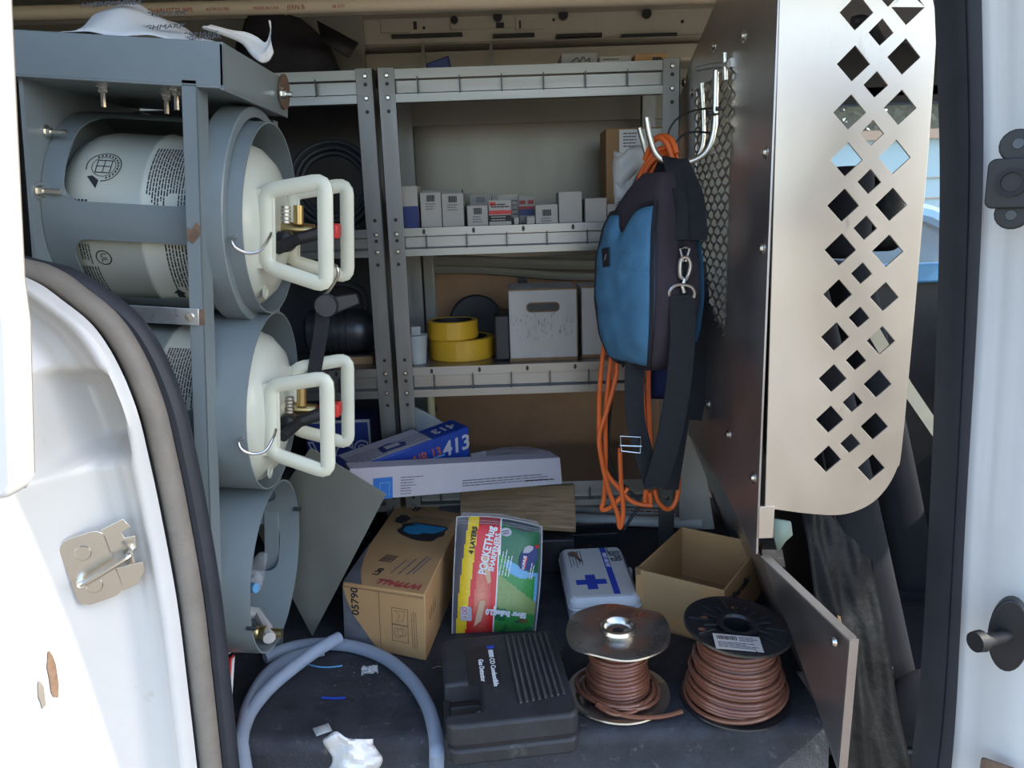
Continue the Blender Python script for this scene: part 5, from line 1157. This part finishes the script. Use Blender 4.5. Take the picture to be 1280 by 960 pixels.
# ---- plank, pipes and angle strips by the far shelf
t = thing('crate', 'flat black crate under the wooden plank', 'crate', T(.02,1.90,.0005)); MB().box(-.13,.13,-.03,.07,0,.094).build('body', M['black_plastic'], t, bevel=.004)
P = [at(575,652,1.875), at(720,660,1.875), at(718,605,1.988), at(575,613,1.988)]
t = thing('plank', 'short weathered wooden plank lying in front of the far shelf', 'plank', Matrix.Identity(4))
MB().hexa([q-Vector((0,-.008,.016)) for q in P], P).build('board', M['wood'], t, bevel=.002)
for px0, py0, px1, py1, r_, lab in ((640,645,877,655,.0165,'nearest and longest white plastic pipe lying under the far shelf'),(640,634,862,644,.0135,'second white plastic pipe with red print lying under the far shelf'),(640,626,851,635,.0135,'rearmost white plastic pipe lying under the far shelf')):
    a = onz(px0, py0, r_); b = onz(px1, py1, r_); t = thing('plastic_pipe', lab, 'pipe', Matrix.Identity(4), 'white pipes under the far shelf')
    d_ = (b-a).normalized(); X = Matrix.Translation(a+Vector((0,0,.001))) @ d_.to_track_quat('Z','Y').to_matrix().to_4x4(); Ln = (b-a).length
    MB().lathe([(r_,0),(r_,Ln),(r_-.003,Ln),(r_-.003,0)], X, 20, True).build('pipe', M['pvc'], t)
    if 'red' in lab:
        no = Vector((0,-.75,.66)); up = no.cross(d_); F = frame(a+d_*Ln*.72+no*(r_+.0006)+Vector((0,0,.001)), d_, -up if up.z < 0 else up); dashes(MB(), -.10,.13,-.003,.003,1,.004,F,9).build('print', M['ink_red'], t)
for px0, py0, px1, py1, w_, lab in ((640,664,808,657,.03,'long blackened metal angle strip lying below the plank end'),(655,676,772,671,.02,'shorter dark metal strip lying nearest, in front of the plank')):
    a = onz(px0, py0, .003); b = onz(px1, py1, .003); d_ = (b-a).normalized(); F = frame(a, d_, Vector((0,1,0))); Ln = (b-a).length
    t = thing('angle_strip', lab, 'metal strip', Matrix.Identity(4)); MB().box(0,Ln,0,w_,-.002,.0,F).box(0,Ln,0,.002,-.002,.012,F).build('strip', M['black_steel'], t); MB().box(0,Ln,-.001,.0005,.010,.013,F).build('bright_edge', M['steel'], t)
t = thing('foam_block', 'tall scuffed white block standing behind the bulkhead foot', 'block', T(.530,2.17,.001,0,0,-4))
MB().hexa([(-.045,-.05,0),(.058,-.05,0),(.058,.05,0),(-.045,.05,0)],[(-.055,-.05,.29),(.010,-.05,.29),(.010,.05,.29),(-.055,.05,.29)]).build('body', mat('block_white', (.66,.58,.49), .7, var=.06, vs=8, dirt=(.35,.28,.22), dirt_lo=.68, ds=25), t, bevel=.002)

# ---- blue numbered box, white box
ht = .385
P1 = at(440,586,1.76); P2 = at(586,533,1.93); P3 = at(556,517,2.0); dn = Vector((0,0,-.10)); e = (P2-P1).normalized(); pr_ = Vector((-e.y,e.x,0))*.095
P0_ = P1-e*.03
b4 = [P0_+dn, P2+dn, P2+pr_+dn, P0_+pr_+dn]; t4 = [P0_, P2, P2+pr_, P0_+pr_]
nb = thing('numbered_box', 'deep blue box with a white number on its side and a pale printed lid', 'box', Matrix.Identity(4))
MB().hexa(b4, t4).build('body', M['box_blue'], nb, bevel=.004)
Lb = (P2-P0_).length; nF = Vector((e.y,-e.x,0))
def sidef(u, v): return frame(P0_.lerp(P2,u)+dn*(1-v)+nF*.0006, e, (0,0,1))
def lidf(u, v): return frame(P0_.lerp(P2,u)+pr_*v+Vector((0,0,.0006)), e, pr_)
MB().box(-.0,Lb*.70,.004,.12,0,.0006, frame(P0_+Vector((0,0,.0002)), e, pr_)).build('printed_lid', M['box_lilac'], nb)
text('lettering', '413', .054, sidef(.885,.60), M['box_lilac'], nb, bold=.0012, shear=.15)
text('lettering', '413', .046, lidf(.85,.50) @ Matrix.Rotation(math.pi,4,'Z'), M['box_lilac'], nb, bold=.001)
text('lettering', 'PRO AIR 13', .034, sidef(.55,.62), M['ink_orange'], nb, bold=.0006, sx=.9)
MB().box(-.06,.06,-.002,.002,0,.0006, sidef(.62,.50)).build('line', M['skyblue'], nb)
dashes(MB(), -.10,.03,-.035,.035,6,.003, lidf(.30,.50) @ T(0,0,.0006), 7).build('print', M['ink_grey'], nb); dashes(MB(), -.05,.06,-.03,.03,4,.003, lidf(.60,.50) @ T(0,0,.0006), 6).build('print', M['ink_grey'], nb)
MB().prism([(-.035,-.025),(.03,-.025),(.038,.0),(.0,.028),(-.03,.02)],0,.0005, lidf(.44,.52) @ T(0,0,.0012)).build('drawing', M['sign_blue'], nb); MB().box(-.018,.02,-.012,.012,0,.0004, lidf(.44,.52) @ T(0,0,.0020)).build('drawing', M['box_lilac'], nb)
MB().box(0,.03,.01,.115,0,.0004, lidf(.02,0) @ T(0,0,.0008)).build('band', M['sign_blue'], nb)
Y0, Y1 = 1.69, 1.90
q = [at(437,586,Y0), at(700,572,Y1), at(703,605,Y1), at(437,627,Y0)]
e = (q[1]-q[0]).normalized(); up = (q[0]-q[3]).normalized(); bk_ = Vector((-e.y,e.x,0)).normalized()*.05
wb = thing('flat_white_box', 'long flat white box with a blue square lying across the blue numbered box', 'box', Matrix.Identity(4))
MB().hexa([q[3],q[2],q[2]+bk_,q[3]+bk_],[q[0],q[1],q[1]+bk_,q[0]+bk_]).build('body', M['box_lilac'], wb, bevel=.0015)
Lw = (q[1]-q[0]).length; no = -bk_.normalized()
def wf(u, v): return frame(q[3].lerp(q[2],u).lerp(q[0].lerp(q[1],u),v)+no*.0006, e, up)
MB().add([wf(a,b).translation for a, b in ((.10,.0),(.185,.0),(.185,.68),(.10,.66))],[(0,1,2,3)]).build('blue_square', mat('print_blue',(.02,.13,.42),.5,var=.06), wb)
mb = MB(); F = wf(.15,.35) @ T(0,0,.0004); mb.box(-.012,.012,.012,.0135,0,.0004,F).box(.0105,.012,-.02,.0135,0,.0004,F).box(-.012,-.0105,-.02,.0135,0,.0004,F); mb.build('line', M['skyblue'], wb)
dashes(MB(), -.030,.026,-.026,.022,7,.0018, wf(.275,.40), 4, ragged=.6).build('print', M['ink_grey'], wb)
dashes(MB(), -.13,.14,-.016,.004,3,.0022, wf(.74,.40) @ T(0,0,0,0,0,1), 14, ragged=.25).build('print', M['ink_grey'], wb)
dashes(MB(), -.05,.05,-.0015,.0015,1,.003, wf(.90,.22), 6, .0006).build('print', M['ink'], wb)
MB().add([q[1]+e*.0008, q[2]+e*.0008, q[2]+bk_+e*.0008, q[1]+bk_+e*.0008],[(0,1,2,3)]).build('end_flap', M['card_dark'], wb)
# clear plastic and a small card behind the white box
p = at(600,572,2.09); t = thing('small_card', 'small white card with a blue mark behind the flat white box', 'card', frame(p+Vector((0,0,-.02)), (1,.1,.12), (0,.4,1)))
MB().box(-.022,.022,-.045,.035,-.001,.001).build('card', M['box_white'], t); MB().box(-.010,.008,.0,.016,.001,.0016).build('mark', M['inkblue'], t)
mb = MB(); mb.grid(lambda u, v: at(600+90*u, 566+26*v-8*math.sin(u*3), 2.10+.04*noise.noise(Vector((u*4, v*3, 2)))), 16, 8); tag(mb.build('clear_film', M['film'], sharp=80, solid=.0006), 'crumpled clear film lying behind the flat white box', 'plastic film')
# metal sheet beside the rack
P = [at(482,618,1.50), at(388,560,1.585), Vector((-.60,1.66,.24)), Vector((-.475,1.59,.004))]
t = thing('metal_sheet', 'square dull metal sheet leaning on one corner behind the rack', 'metal sheet', Matrix.Identity(4)); MB().hexa(P, [q+Vector((.001,.003,.0)) for q in P]).build('sheet', M['dark_sheet'], t)
# black cable coil in the shadow
t = thing('cable_coil', 'shiny black cable coil lying between metal sheet and brown carton', 'cable coil', Matrix.Identity(4))
c0 = onz(428,735,.06)+Vector((0,.10,0))
for r_, dz, ty in ((.075,.0,50),(.070,.012,55),(.065,-.008,48)):
    Mx = Matrix.Translation(c0+Vector((.0,.012*dz*50,dz+.02))) @ Euler((R(ty),0,R(15))).to_matrix().to_4x4(); MB().tube([(r_*math.cos(a*math.pi/20), r_*1.1*math.sin(a*math.pi/20), .003*math.sin(a)) for a in range(40)], .0055, 8, closed=True, m=Mx).build('loop', M['black_film'], t)

# ---- clear hose in loops at the edge
t = thing('clear_hose', 'bluish clear plastic hose lying in a loop at the front floor edge', 'hose', Matrix.Identity(4)); hr = .0135
def hp(px, py, z=hr+.001): return onz(px, py, z)
def hose_path(pts): return smooth_path([hp(*p) if len(p) < 4 else at(p[0], p[1], p[2]) for p in pts], 8)
def hollow(path):
    o = MB().tube(path, hr, 14); return o.build('hose', M['hose'], t)
hollow(hose_path([(331,822),(362,810),(400,805),(440,808),(480,822),(512,848),(533,880),(543,912),(546,940,.006)])+[at(546,968,1.190), at(544,1000,1.16)])
hollow(hose_path([(424,797,.042),(398,812,.042),(365,836,.034),(335,862,.022),(312,892),(300,925,.010)])+[at(297,958,1.195), at(298,1000,1.16)])
hollow(hose_path([(405,812,.016),(365,822),(335,842),(315,872),(305,905),(301,930,.008)])+[at(306,962,1.185), at(318,1000,1.15)])

# ---- tissue, sachet, scraps
def tis(u, v):
    p = at(410+62*u+6*math.sin(v*5), 962-38*v-10*math.exp(-((u-.25)/.16)**2)*v, 1.19-.03*math.sin(u*3)+.02*noise.noise(Vector((u*4, v*4, 3)))); return p
tag(MB().grid(tis, 14, 12).build('paper_towel', M['paper'], sharp=25, solid=.001), 'crumpled white paper towel at the very front edge of the floor', 'paper towel')
F = frame(onz(403,912,.002), (1,.55,0), (-.5,1,0)); t = thing('sachet', 'tiny square silver sachet lying alone on the black floor', 'sachet', F)
MB().grid(lambda u, v: ((u-.5)*.030, (v-.5)*.026, .004*(1-(2*u-1)**2)*(1-(2*v-1)**2)), 8, 8).build('foil', M['frost_film'], t, solid=.0006); MB().box(-.006,.006,-.004,.004,.0042,.0046).build('mark', M['box_white'], t)
mb = MB()
for k in range(320):
    px, py = rnd.gauss(455,26), rnd.gauss(842,14)
    if k > 150: px, py = rnd.uniform(300,1000), rnd.uniform(700,900)
    p = onz(px, py, .0008); s = rnd.uniform(.0008,.0028) if k < 150 else rnd.uniform(.0006,.0016)
    mb.add([p+Vector((s*rnd.uniform(-1,1), s*rnd.uniform(-1,1), s*rnd.uniform(0,1))) for _ in range(4)], [(0,1,2),(0,2,3),(0,1,3),(1,2,3)])
o = mb.build('debris', mat('debris',(.16,.14,.12),.8,var=.5,vs=300), smooth=False); tag(o, 'loose crumbs and grit scattered over the black floor', 'debris', None, 'stuff')
F = frame(onz(462,838,.004), (1,.2,0), (0,1,0)); t = thing('foil_scrap', 'crumpled scrap of clear foil under the hose loop', 'scrap', F)
MB().grid(lambda u, v: ((u-.5)*.034, (v-.5)*.03, .012*abs(noise.noise(Vector((u*5, v*5, 4))))), 8, 8).build('foil', M['frost_film'], t, smooth=False, solid=.0006)
t = thing('blue_wire', 'short bright blue wire offcut near the hose loop', 'wire', Matrix.Identity(4)); MB().tube(smooth_path([onz(x, y, .003) for x, y in ((375,827),(395,833),(412,834),(428,832))], 5), .0016, 6).build('strand', M['skyblue'], t)
t = thing('blue_wire', 'dark blue wire offcut with a bared end lying in front of the hose crossing', 'wire', Matrix.Identity(4)); MB().tube(smooth_path([onz(x, y, .003) for x, y in ((402,872),(418,873),(432,872))], 5), .0022, 6).build('strand', M['inkblue'], t); MB().tube([onz(432,872,.003), onz(442,875,.003)], .0014, 6).build('bare_end', M['zinc'], t)
t = thing('dark_twig', 'thin dark wire offcut lying inside the hose loop', 'wire', Matrix.Identity(4)); MB().tube(smooth_path([onz(x, y, .002) for x, y in ((402,853),(425,850),(455,846))], 5), .0014, 6).build('strand', M['ink'], t)
for x, y, lab in ((548,834,'bent silver wire scrap by the corner of the long carton'),(725,662,'thin pale wire scrap by the metal strips')):
    t = thing('wire_scrap', lab, 'wire', Matrix.Identity(4)); MB().tube(smooth_path([onz(x-8,y+2,.002), onz(x,y-1,.006), onz(x+7,y+1,.002)], 4), .0009, 6).build('strand', M['zinc'], t)
# ---- litter behind the rack post
t = thing('red_booklet', 'red booklet standing behind the foot of the rack post', 'booklet', Matrix.Identity(4))
p = [at(284,885,1.33), at(243,905,1.33), at(246,842,1.36), at(288,822,1.36)]; MB().hexa(p, [q_+Vector((.004,.012,0)) for q_ in p]).build('cover', M['red'], t); MB().hexa([q_+Vector((.003,.003,-.004)) for q_ in p], [q_+Vector((.005,.010,-.003)) for q_ in p]).build('pages', M['paper'], t)
t = thing('copper_pipe', 'copper pipe leaning behind the empty bottom sleeve', 'pipe', Matrix.Identity(4)); MB().cyl(at(229,782,1.52), at(252,655,1.60), .008, seg=14).build('pipe', mat('copper',(.45,.20,.13),.35,.6), t)
t = thing('loose_paper', 'loose white printed papers lying under the rack', 'paper', Matrix.Identity(4))
for (x, y, z, w_, a_) in ((245,815,.012,.09,20),(285,805,.016,.07,-35),(235,850,.008,.06,60)):
    c = onz(x, y, z); MB().box(-w_/2,w_/2,-w_*.35,w_*.35,-.0008,.0008, Matrix.Translation(c) @ Euler((R(8),R(-4),R(a_))).to_matrix().to_4x4()).build('sheet', M['paper'], t)
c = onz(235,825,.02); t = thing('orange_tool', 'orange handled tool lying under the rack', 'tool', Matrix.Translation(c) @ Euler((0,0,R(35))).to_matrix().to_4x4()); MB().tube([(-.05,0,0),(0,0,.004),(.03,0,.002)],[.008,.010,.007],10).build('handle', M['ink_orange'], t); MB().tube([(.03,0,.002),(.09,0,0)],.004,8).build('shaft', M['steel'], t)
c = onz(225,850,.03); t = thing('dark_pouch', 'dark pouch lying under the rack by the rear door post', 'pouch', Matrix.Translation(c)); MB().prism(round_rect(-.07,.05,-.05,.06,.02), -.028, .012).build('body', M['bag_black'], t, bevel=.008)
# ================================================================ cab seen through and beside the bulkhead, and outside
# passenger seat: back, bolster, cushion
st_ = thing('passenger_seat', 'dark grey fabric passenger seat beyond the bulkhead', 'seat', T(.70, 1.64, -.30) @ Matrix.Diagonal((1,.92,1,1)))
def seat_back(u, v):
    a = 2*math.pi*u; c, s = math.cos(a), math.sin(a); w = .24*(1-.16*v**3); z = .05+1.02*v; th = .085*(1-.35*v)
    x = .10-.25*v+th*math.copysign(abs(c)**.55, c); y = w*math.copysign(abs(s)**.45, s)
    return Vector((x+.02, y, z))
mb = MB(); mb.loft([[seat_back(k/40, j/16) for k in range(40)] for j in range(17)]); bkk = mb.build('backrest', M['seat_fabric'], st_, sharp=70)
for sg, off in ((1,.012),(1,.055)):
    MB().tube(smooth_path([seat_back(.62+off, v)+Vector((-.002,-.003,0)) for v in (.05,.2,.4,.6,.8,.95)], 5), .0028, 6).build('seam', M['black_rubber'], bkk)
def cush(k, x): 
    a = 2*math.pi*k/32; c, s = math.cos(a), math.sin(a); return Vector((x, .27*math.copysign(abs(c)**.4, c), .10+.09*math.copysign(abs(s)**.5, s)))
mb = MB(); mb.loft([[cush(k, x)*(1 if 0 < j < 8 else 1)+Vector((0,0,.02*math.sin(x*3))) for k in range(32)] for j, x in enumerate([.0+.07*q for q in range(9)])]); mb.build('cushion', M['seat_fabric'], st_, bevel=.02)
def bol(t, k):
    a = 2*math.pi*k/24; r_ = .075*math.sin(math.pi*min(1,max(.0,.12+.8*t))); return Vector((-.03+.30*t, -.275+r_*.5*math.cos(a), .13+.10*math.sin(math.pi*.9*t)+r_*math.sin(a)))
MB().loft([[bol(j/14, k) for k in range(24)] for j in range(15)]).build('side_bolster', M['seat_fabric'], st_, sharp=80)
MB().prism(round_rect(-.02,.5,-.02,.12,.05,6), -.285, -.265, Matrix(((1,0,0,0),(0,0,1,0),(0,1,0,0),(0,0,0,1)))).build('side_cover', M['black_plastic'], st_, bevel=.006)
hr_ = MB().prism(round_rect(-.05,.05,-.12,.12,.045,6), 1.12, 1.30, T(-.02,0,0)).build('headrest', M['seat_fabric'], st_, bevel=.03, seg=4)
# crumpled black sheeting behind the wing
def blk(u, v):
    x = .555+.14*u+.05*v; y = 1.45-.25*v+.012*noise.noise(Vector((u*5, v*5, 3))); z = .42-.62*v+.018*noise.noise(Vector((u*4+3, v*7, 1))); 
    return (x, y+.05*u, z)
tag(MB().grid(blk, 24, 40).build('plastic_sheeting', M['black_film'], sharp=40, solid=.0015), 'crumpled shiny black plastic sheeting between bulkhead and seat', 'plastic sheeting')
def peel(u, v): q = Vector(blk(.28+.05*u, .42+.22*v)); return q+Vector((-.004,-.012,.0))
MB_p = MB().grid(peel, 4, 14); tag(MB_p.build('torn_tape', M['card_dark'], sharp=60, solid=.001), 'strip of brown torn tape on the shiny black sheeting', 'tape')
p = at(975,660,1.40); t = thing('green_patch', 'pale green torn padding showing above the black sheeting', 'padding', Matrix.Identity(4))
MB().add([at(966,648,1.37), at(988,652,1.37), at(990,668,1.38), at(981,676,1.38), at(972,690,1.38), at(966,664,1.37)], [(0,1,2,3,4,5)]).build('pad', mat('pad_green',(.25,.33,.28),.7), t, solid=.006)
# cab shell
def S_(mb, name, m, **kw): return struct(mb.build(name, m, **kw))
S_(MB().box(.76,2.1,1.0,2.50,1.38,1.42), 'ceiling', M['headliner'])
dfar = S_(MB().box(.74,2.1,2.42,2.47,-.4,.735), 'door_2', M['black_plastic'])
MB().box(.74,.93,2.42,2.47,.735,1.50).box(.74,2.1,2.40,2.47,1.215,1.50).box(1.95,2.1,2.42,2.47,.735,1.5).build('frame', M['seal_dark'], dfar)
MB().box(.9,2.0,2.40,2.425,1.235,1.26).build('grip_rail', M['headliner'], dfar)
MB().box(.93,1.95,2.44,2.444,.73,1.22).build('pane', M['glass'], dfar)
MB().box(.93,1.95,2.37,2.42,.68,.74).build('sill_reflection', M['skyblue'], dfar, bevel=.008)  # strip along the door top; its blue is a sky reflection put into the colour
S_(MB().box(1.98,2.1,1.0,2.45,-.4,.62), 'wall_front', M['black_plastic'])
t = thing('dashboard', 'black dashboard at the front of the cab', 'dashboard', T(1.8,1.75,.2))
MB().prism([(.16,-.1),(.17,.42),(.0,.44),(-.14,.38),(-.16,.2),(-.08,.0),(.0,-.1)], -.6, .6, Matrix(((1,0,0,0),(0,0,-1,0),(0,1,0,0),(0,0,0,1)))).build('body', M['black_plastic'], t, bevel=.02)
t = thing('driver_seat', 'dark driver seat against the far side window', 'seat', T(1.02,2.14,-.30) @ Matrix.Diagonal((1,.85,1,1)))
MB().loft([[seat_back(k/32, j/12)+Vector((0,0,.0)) for k in range(32)] for j in range(13)]).build('backrest', M['seat_fabric'], t, sharp=70)
MB().loft([[cush(k, x) for k in range(32)] for x in [.07*q for q in range(9)]]).build('cushion', M['seat_fabric'], t, bevel=.02)
MB().prism(round_rect(-.05,.05,-.12,.12,.045,6), 1.10, 1.30, T(-.02,0,0)).build('headrest', M['black_film'], t, bevel=.03, seg=4)
tt = thing('sunlit_strip', 'pale strip with sunlight put into its colour, stretched down across the cab beside the diamond panel', 'seat belt', Matrix.Identity(4))
MB().ribbon([at(1085,402,1.62), at(1132,482,1.66), at(1185,560,1.70), at(1210,600,1.72)], (1,-.3,.55), .026, .002).build('webbing', mat('sun_strip',(.80,.74,.56),.5), tt)  # stands for a sunlit line in the cab; the sunlight is put into its pale colour

# ---- outside
S_(MB().box(-40,60,-40,80,-.64,-.60), 'ground', M['asphalt'])
bl = thing('building', 'low pale blue green building behind the parked cars', 'building', T(10,16,-.6))
MB().box(-14,16,0,8,0,2.72).build('wall', M['facade'], bl); MB().box(-14.2,16.2,-.15,8.2,2.72,2.90).build('coping', M['brick_cap'], bl)
for z in (1.55, 1.95): MB().box(-14,16,-.03,.0,z,z+.025).build('ledge', M['brick_cap'], bl)
rt = random.Random(5)
for k, lab in enumerate(('slim olive tree behind the low building, leftmost of the row of trees','broad tree behind the low building, second of the row from the left','slim tree behind the low building, third of the row from the left','broad tree behind the low building, rightmost of the row of trees')):
    t = thing('tree', lab, 'tree', T(9.2+2.7*k, 27+1.5*(k % 2), -.6), 'trees behind the low building'); hh = 7.5+.6*(k % 2); wd_ = 1.75+.5*(k % 2)
    MB().tube([(0,0,0),(.05,.02,hh*.4),(.0,.1,hh*.8)], [.13,.09,.04], 8).build('trunk', M['bark'], t)
    mb = MB()
    for q in range(2400):
        a = rt.uniform(0,6.28); ph = rt.uniform(-1,1); rr = (rt.random()**.5)*wd_; c = Vector((rr*math.cos(a)*(1-.2*abs(ph)), rr*math.sin(a), hh*.54+ph*hh*.44)); s = rt.uniform(.16,.36)
        n1 = Vector((rt.uniform(-1,1), rt.uniform(-1,1), rt.uniform(-1,1))).normalized(); n2 = n1.orthogonal().normalized(); n3 = n1.cross(n2); mb.add([c+n2*s, c+n3*s*.6, c-n2*s, c-n3*s*.6], [(0,1,2,3)])
    o = mb.build('foliage', M['foliage'], t, smooth=False); o['kind'] = 'stuff'
def car(lab, m, paint, ln=4.5):
    t = thing('car', lab, 'car', m)
    body = [(-ln/2,.35),(-ln/2,.75),(-ln/2+.1,.92),(-ln*.20,.98),(ln*.14,.97),(ln*.40,.85),(ln/2-.05,.70),(ln/2,.45),(ln/2-.05,.30),(-ln/2+.1,.28)]
    XZm = Matrix(((1,0,0,0),(0,0,1,0),(0,1,0,0),(0,0,0,1)))
    MB().prism(body, -.86, .86, XZm).build('body', paint, t, bevel=.07, seg=4)
    cab_ = [(-ln*.36,.94),(-ln*.27,1.36),(-ln*.12,1.47),(ln*.02,1.45),(ln*.20,.95)]
    MB().loft([[(x, -.80, z) if z < 1 else (x*.98, -.62, z) for x, z in cab_], [(x, .80, z) if z < 1 else (x*.98, .62, z) for x, z in cab_]]).build('cabin_glass', M['car_glass'], t, bevel=.02)
    rf = MB()
    for s in (-1, 1):
        pts = [(-ln*.36,s*.82,.94),(-ln*.27,s*.645,1.37),(-ln*.12,s*.63,1.48),(ln*.02,s*.635,1.46),(ln*.20,s*.82,.95)]; rf.tube(smooth_path(pts,4), .045, 8)
        rf.tube([(-ln*.06,s*.83,.95),(-ln*.06,s*.64,1.46)], .035, 8)
    rf.add([(-ln*.27,-.64,1.375),(-ln*.12,-.63,1.485),(ln*.02,-.635,1.465),(ln*.02,.635,1.465),(-ln*.12,.63,1.485),(-ln*.27,.64,1.375)],[(0,1,4,5),(1,2,3,4)]); rf.build('roof', paint, t)
    for s in (-1, 1):
        MB().lathe([(.001,-.07),(.07,-.08),(.10,-.02),(.09,.03),(.001,.04)], T(ln*.15, s*.98, 1.02, 0, 90), 16).build('mirror', paint, t)
        for x in (-ln*.30, ln*.31): w_ = MB().lathe([(.001,-.09),(.2,-.1),(.31,-.1),(.33,-.06),(.33,.06),(.31,.1),(.2,.1),(.001,.09)], T(x, s*.78, .33, 90), 24).build('wheel', M['black_rubber'], t); MB().lathe([(.001,-.01),(.2,-.012),(.21,.0),(.001,.02)], T(x, s*.885, .33, 90*s), 20).build('hub_cap', M['alu'], w_)
    return t
car('light blue car parked just outside the far cab window', T(1.95,4.5,-.6,0,0,4), M['car_blue'])
car('dark blue car parked further off near the building', T(4.2,8.6,-.6,0,0,-8), M['car_dark'])
car('white car parked further off beside the dark blue car', T(2.2,10.8,-.6,0,0,10), M['car_white'])
for o in bpy.data.objects:                    # print and grit too fine to pick apart
    if o.name.split('.')[0] in ('print', 'small_print', 'scuff', 'barcode', 'emblem', 'pictogram', 'pictogram_frame', 'printed_frame'): o['kind'] = 'stuff'
bpy.context.view_layer.update()
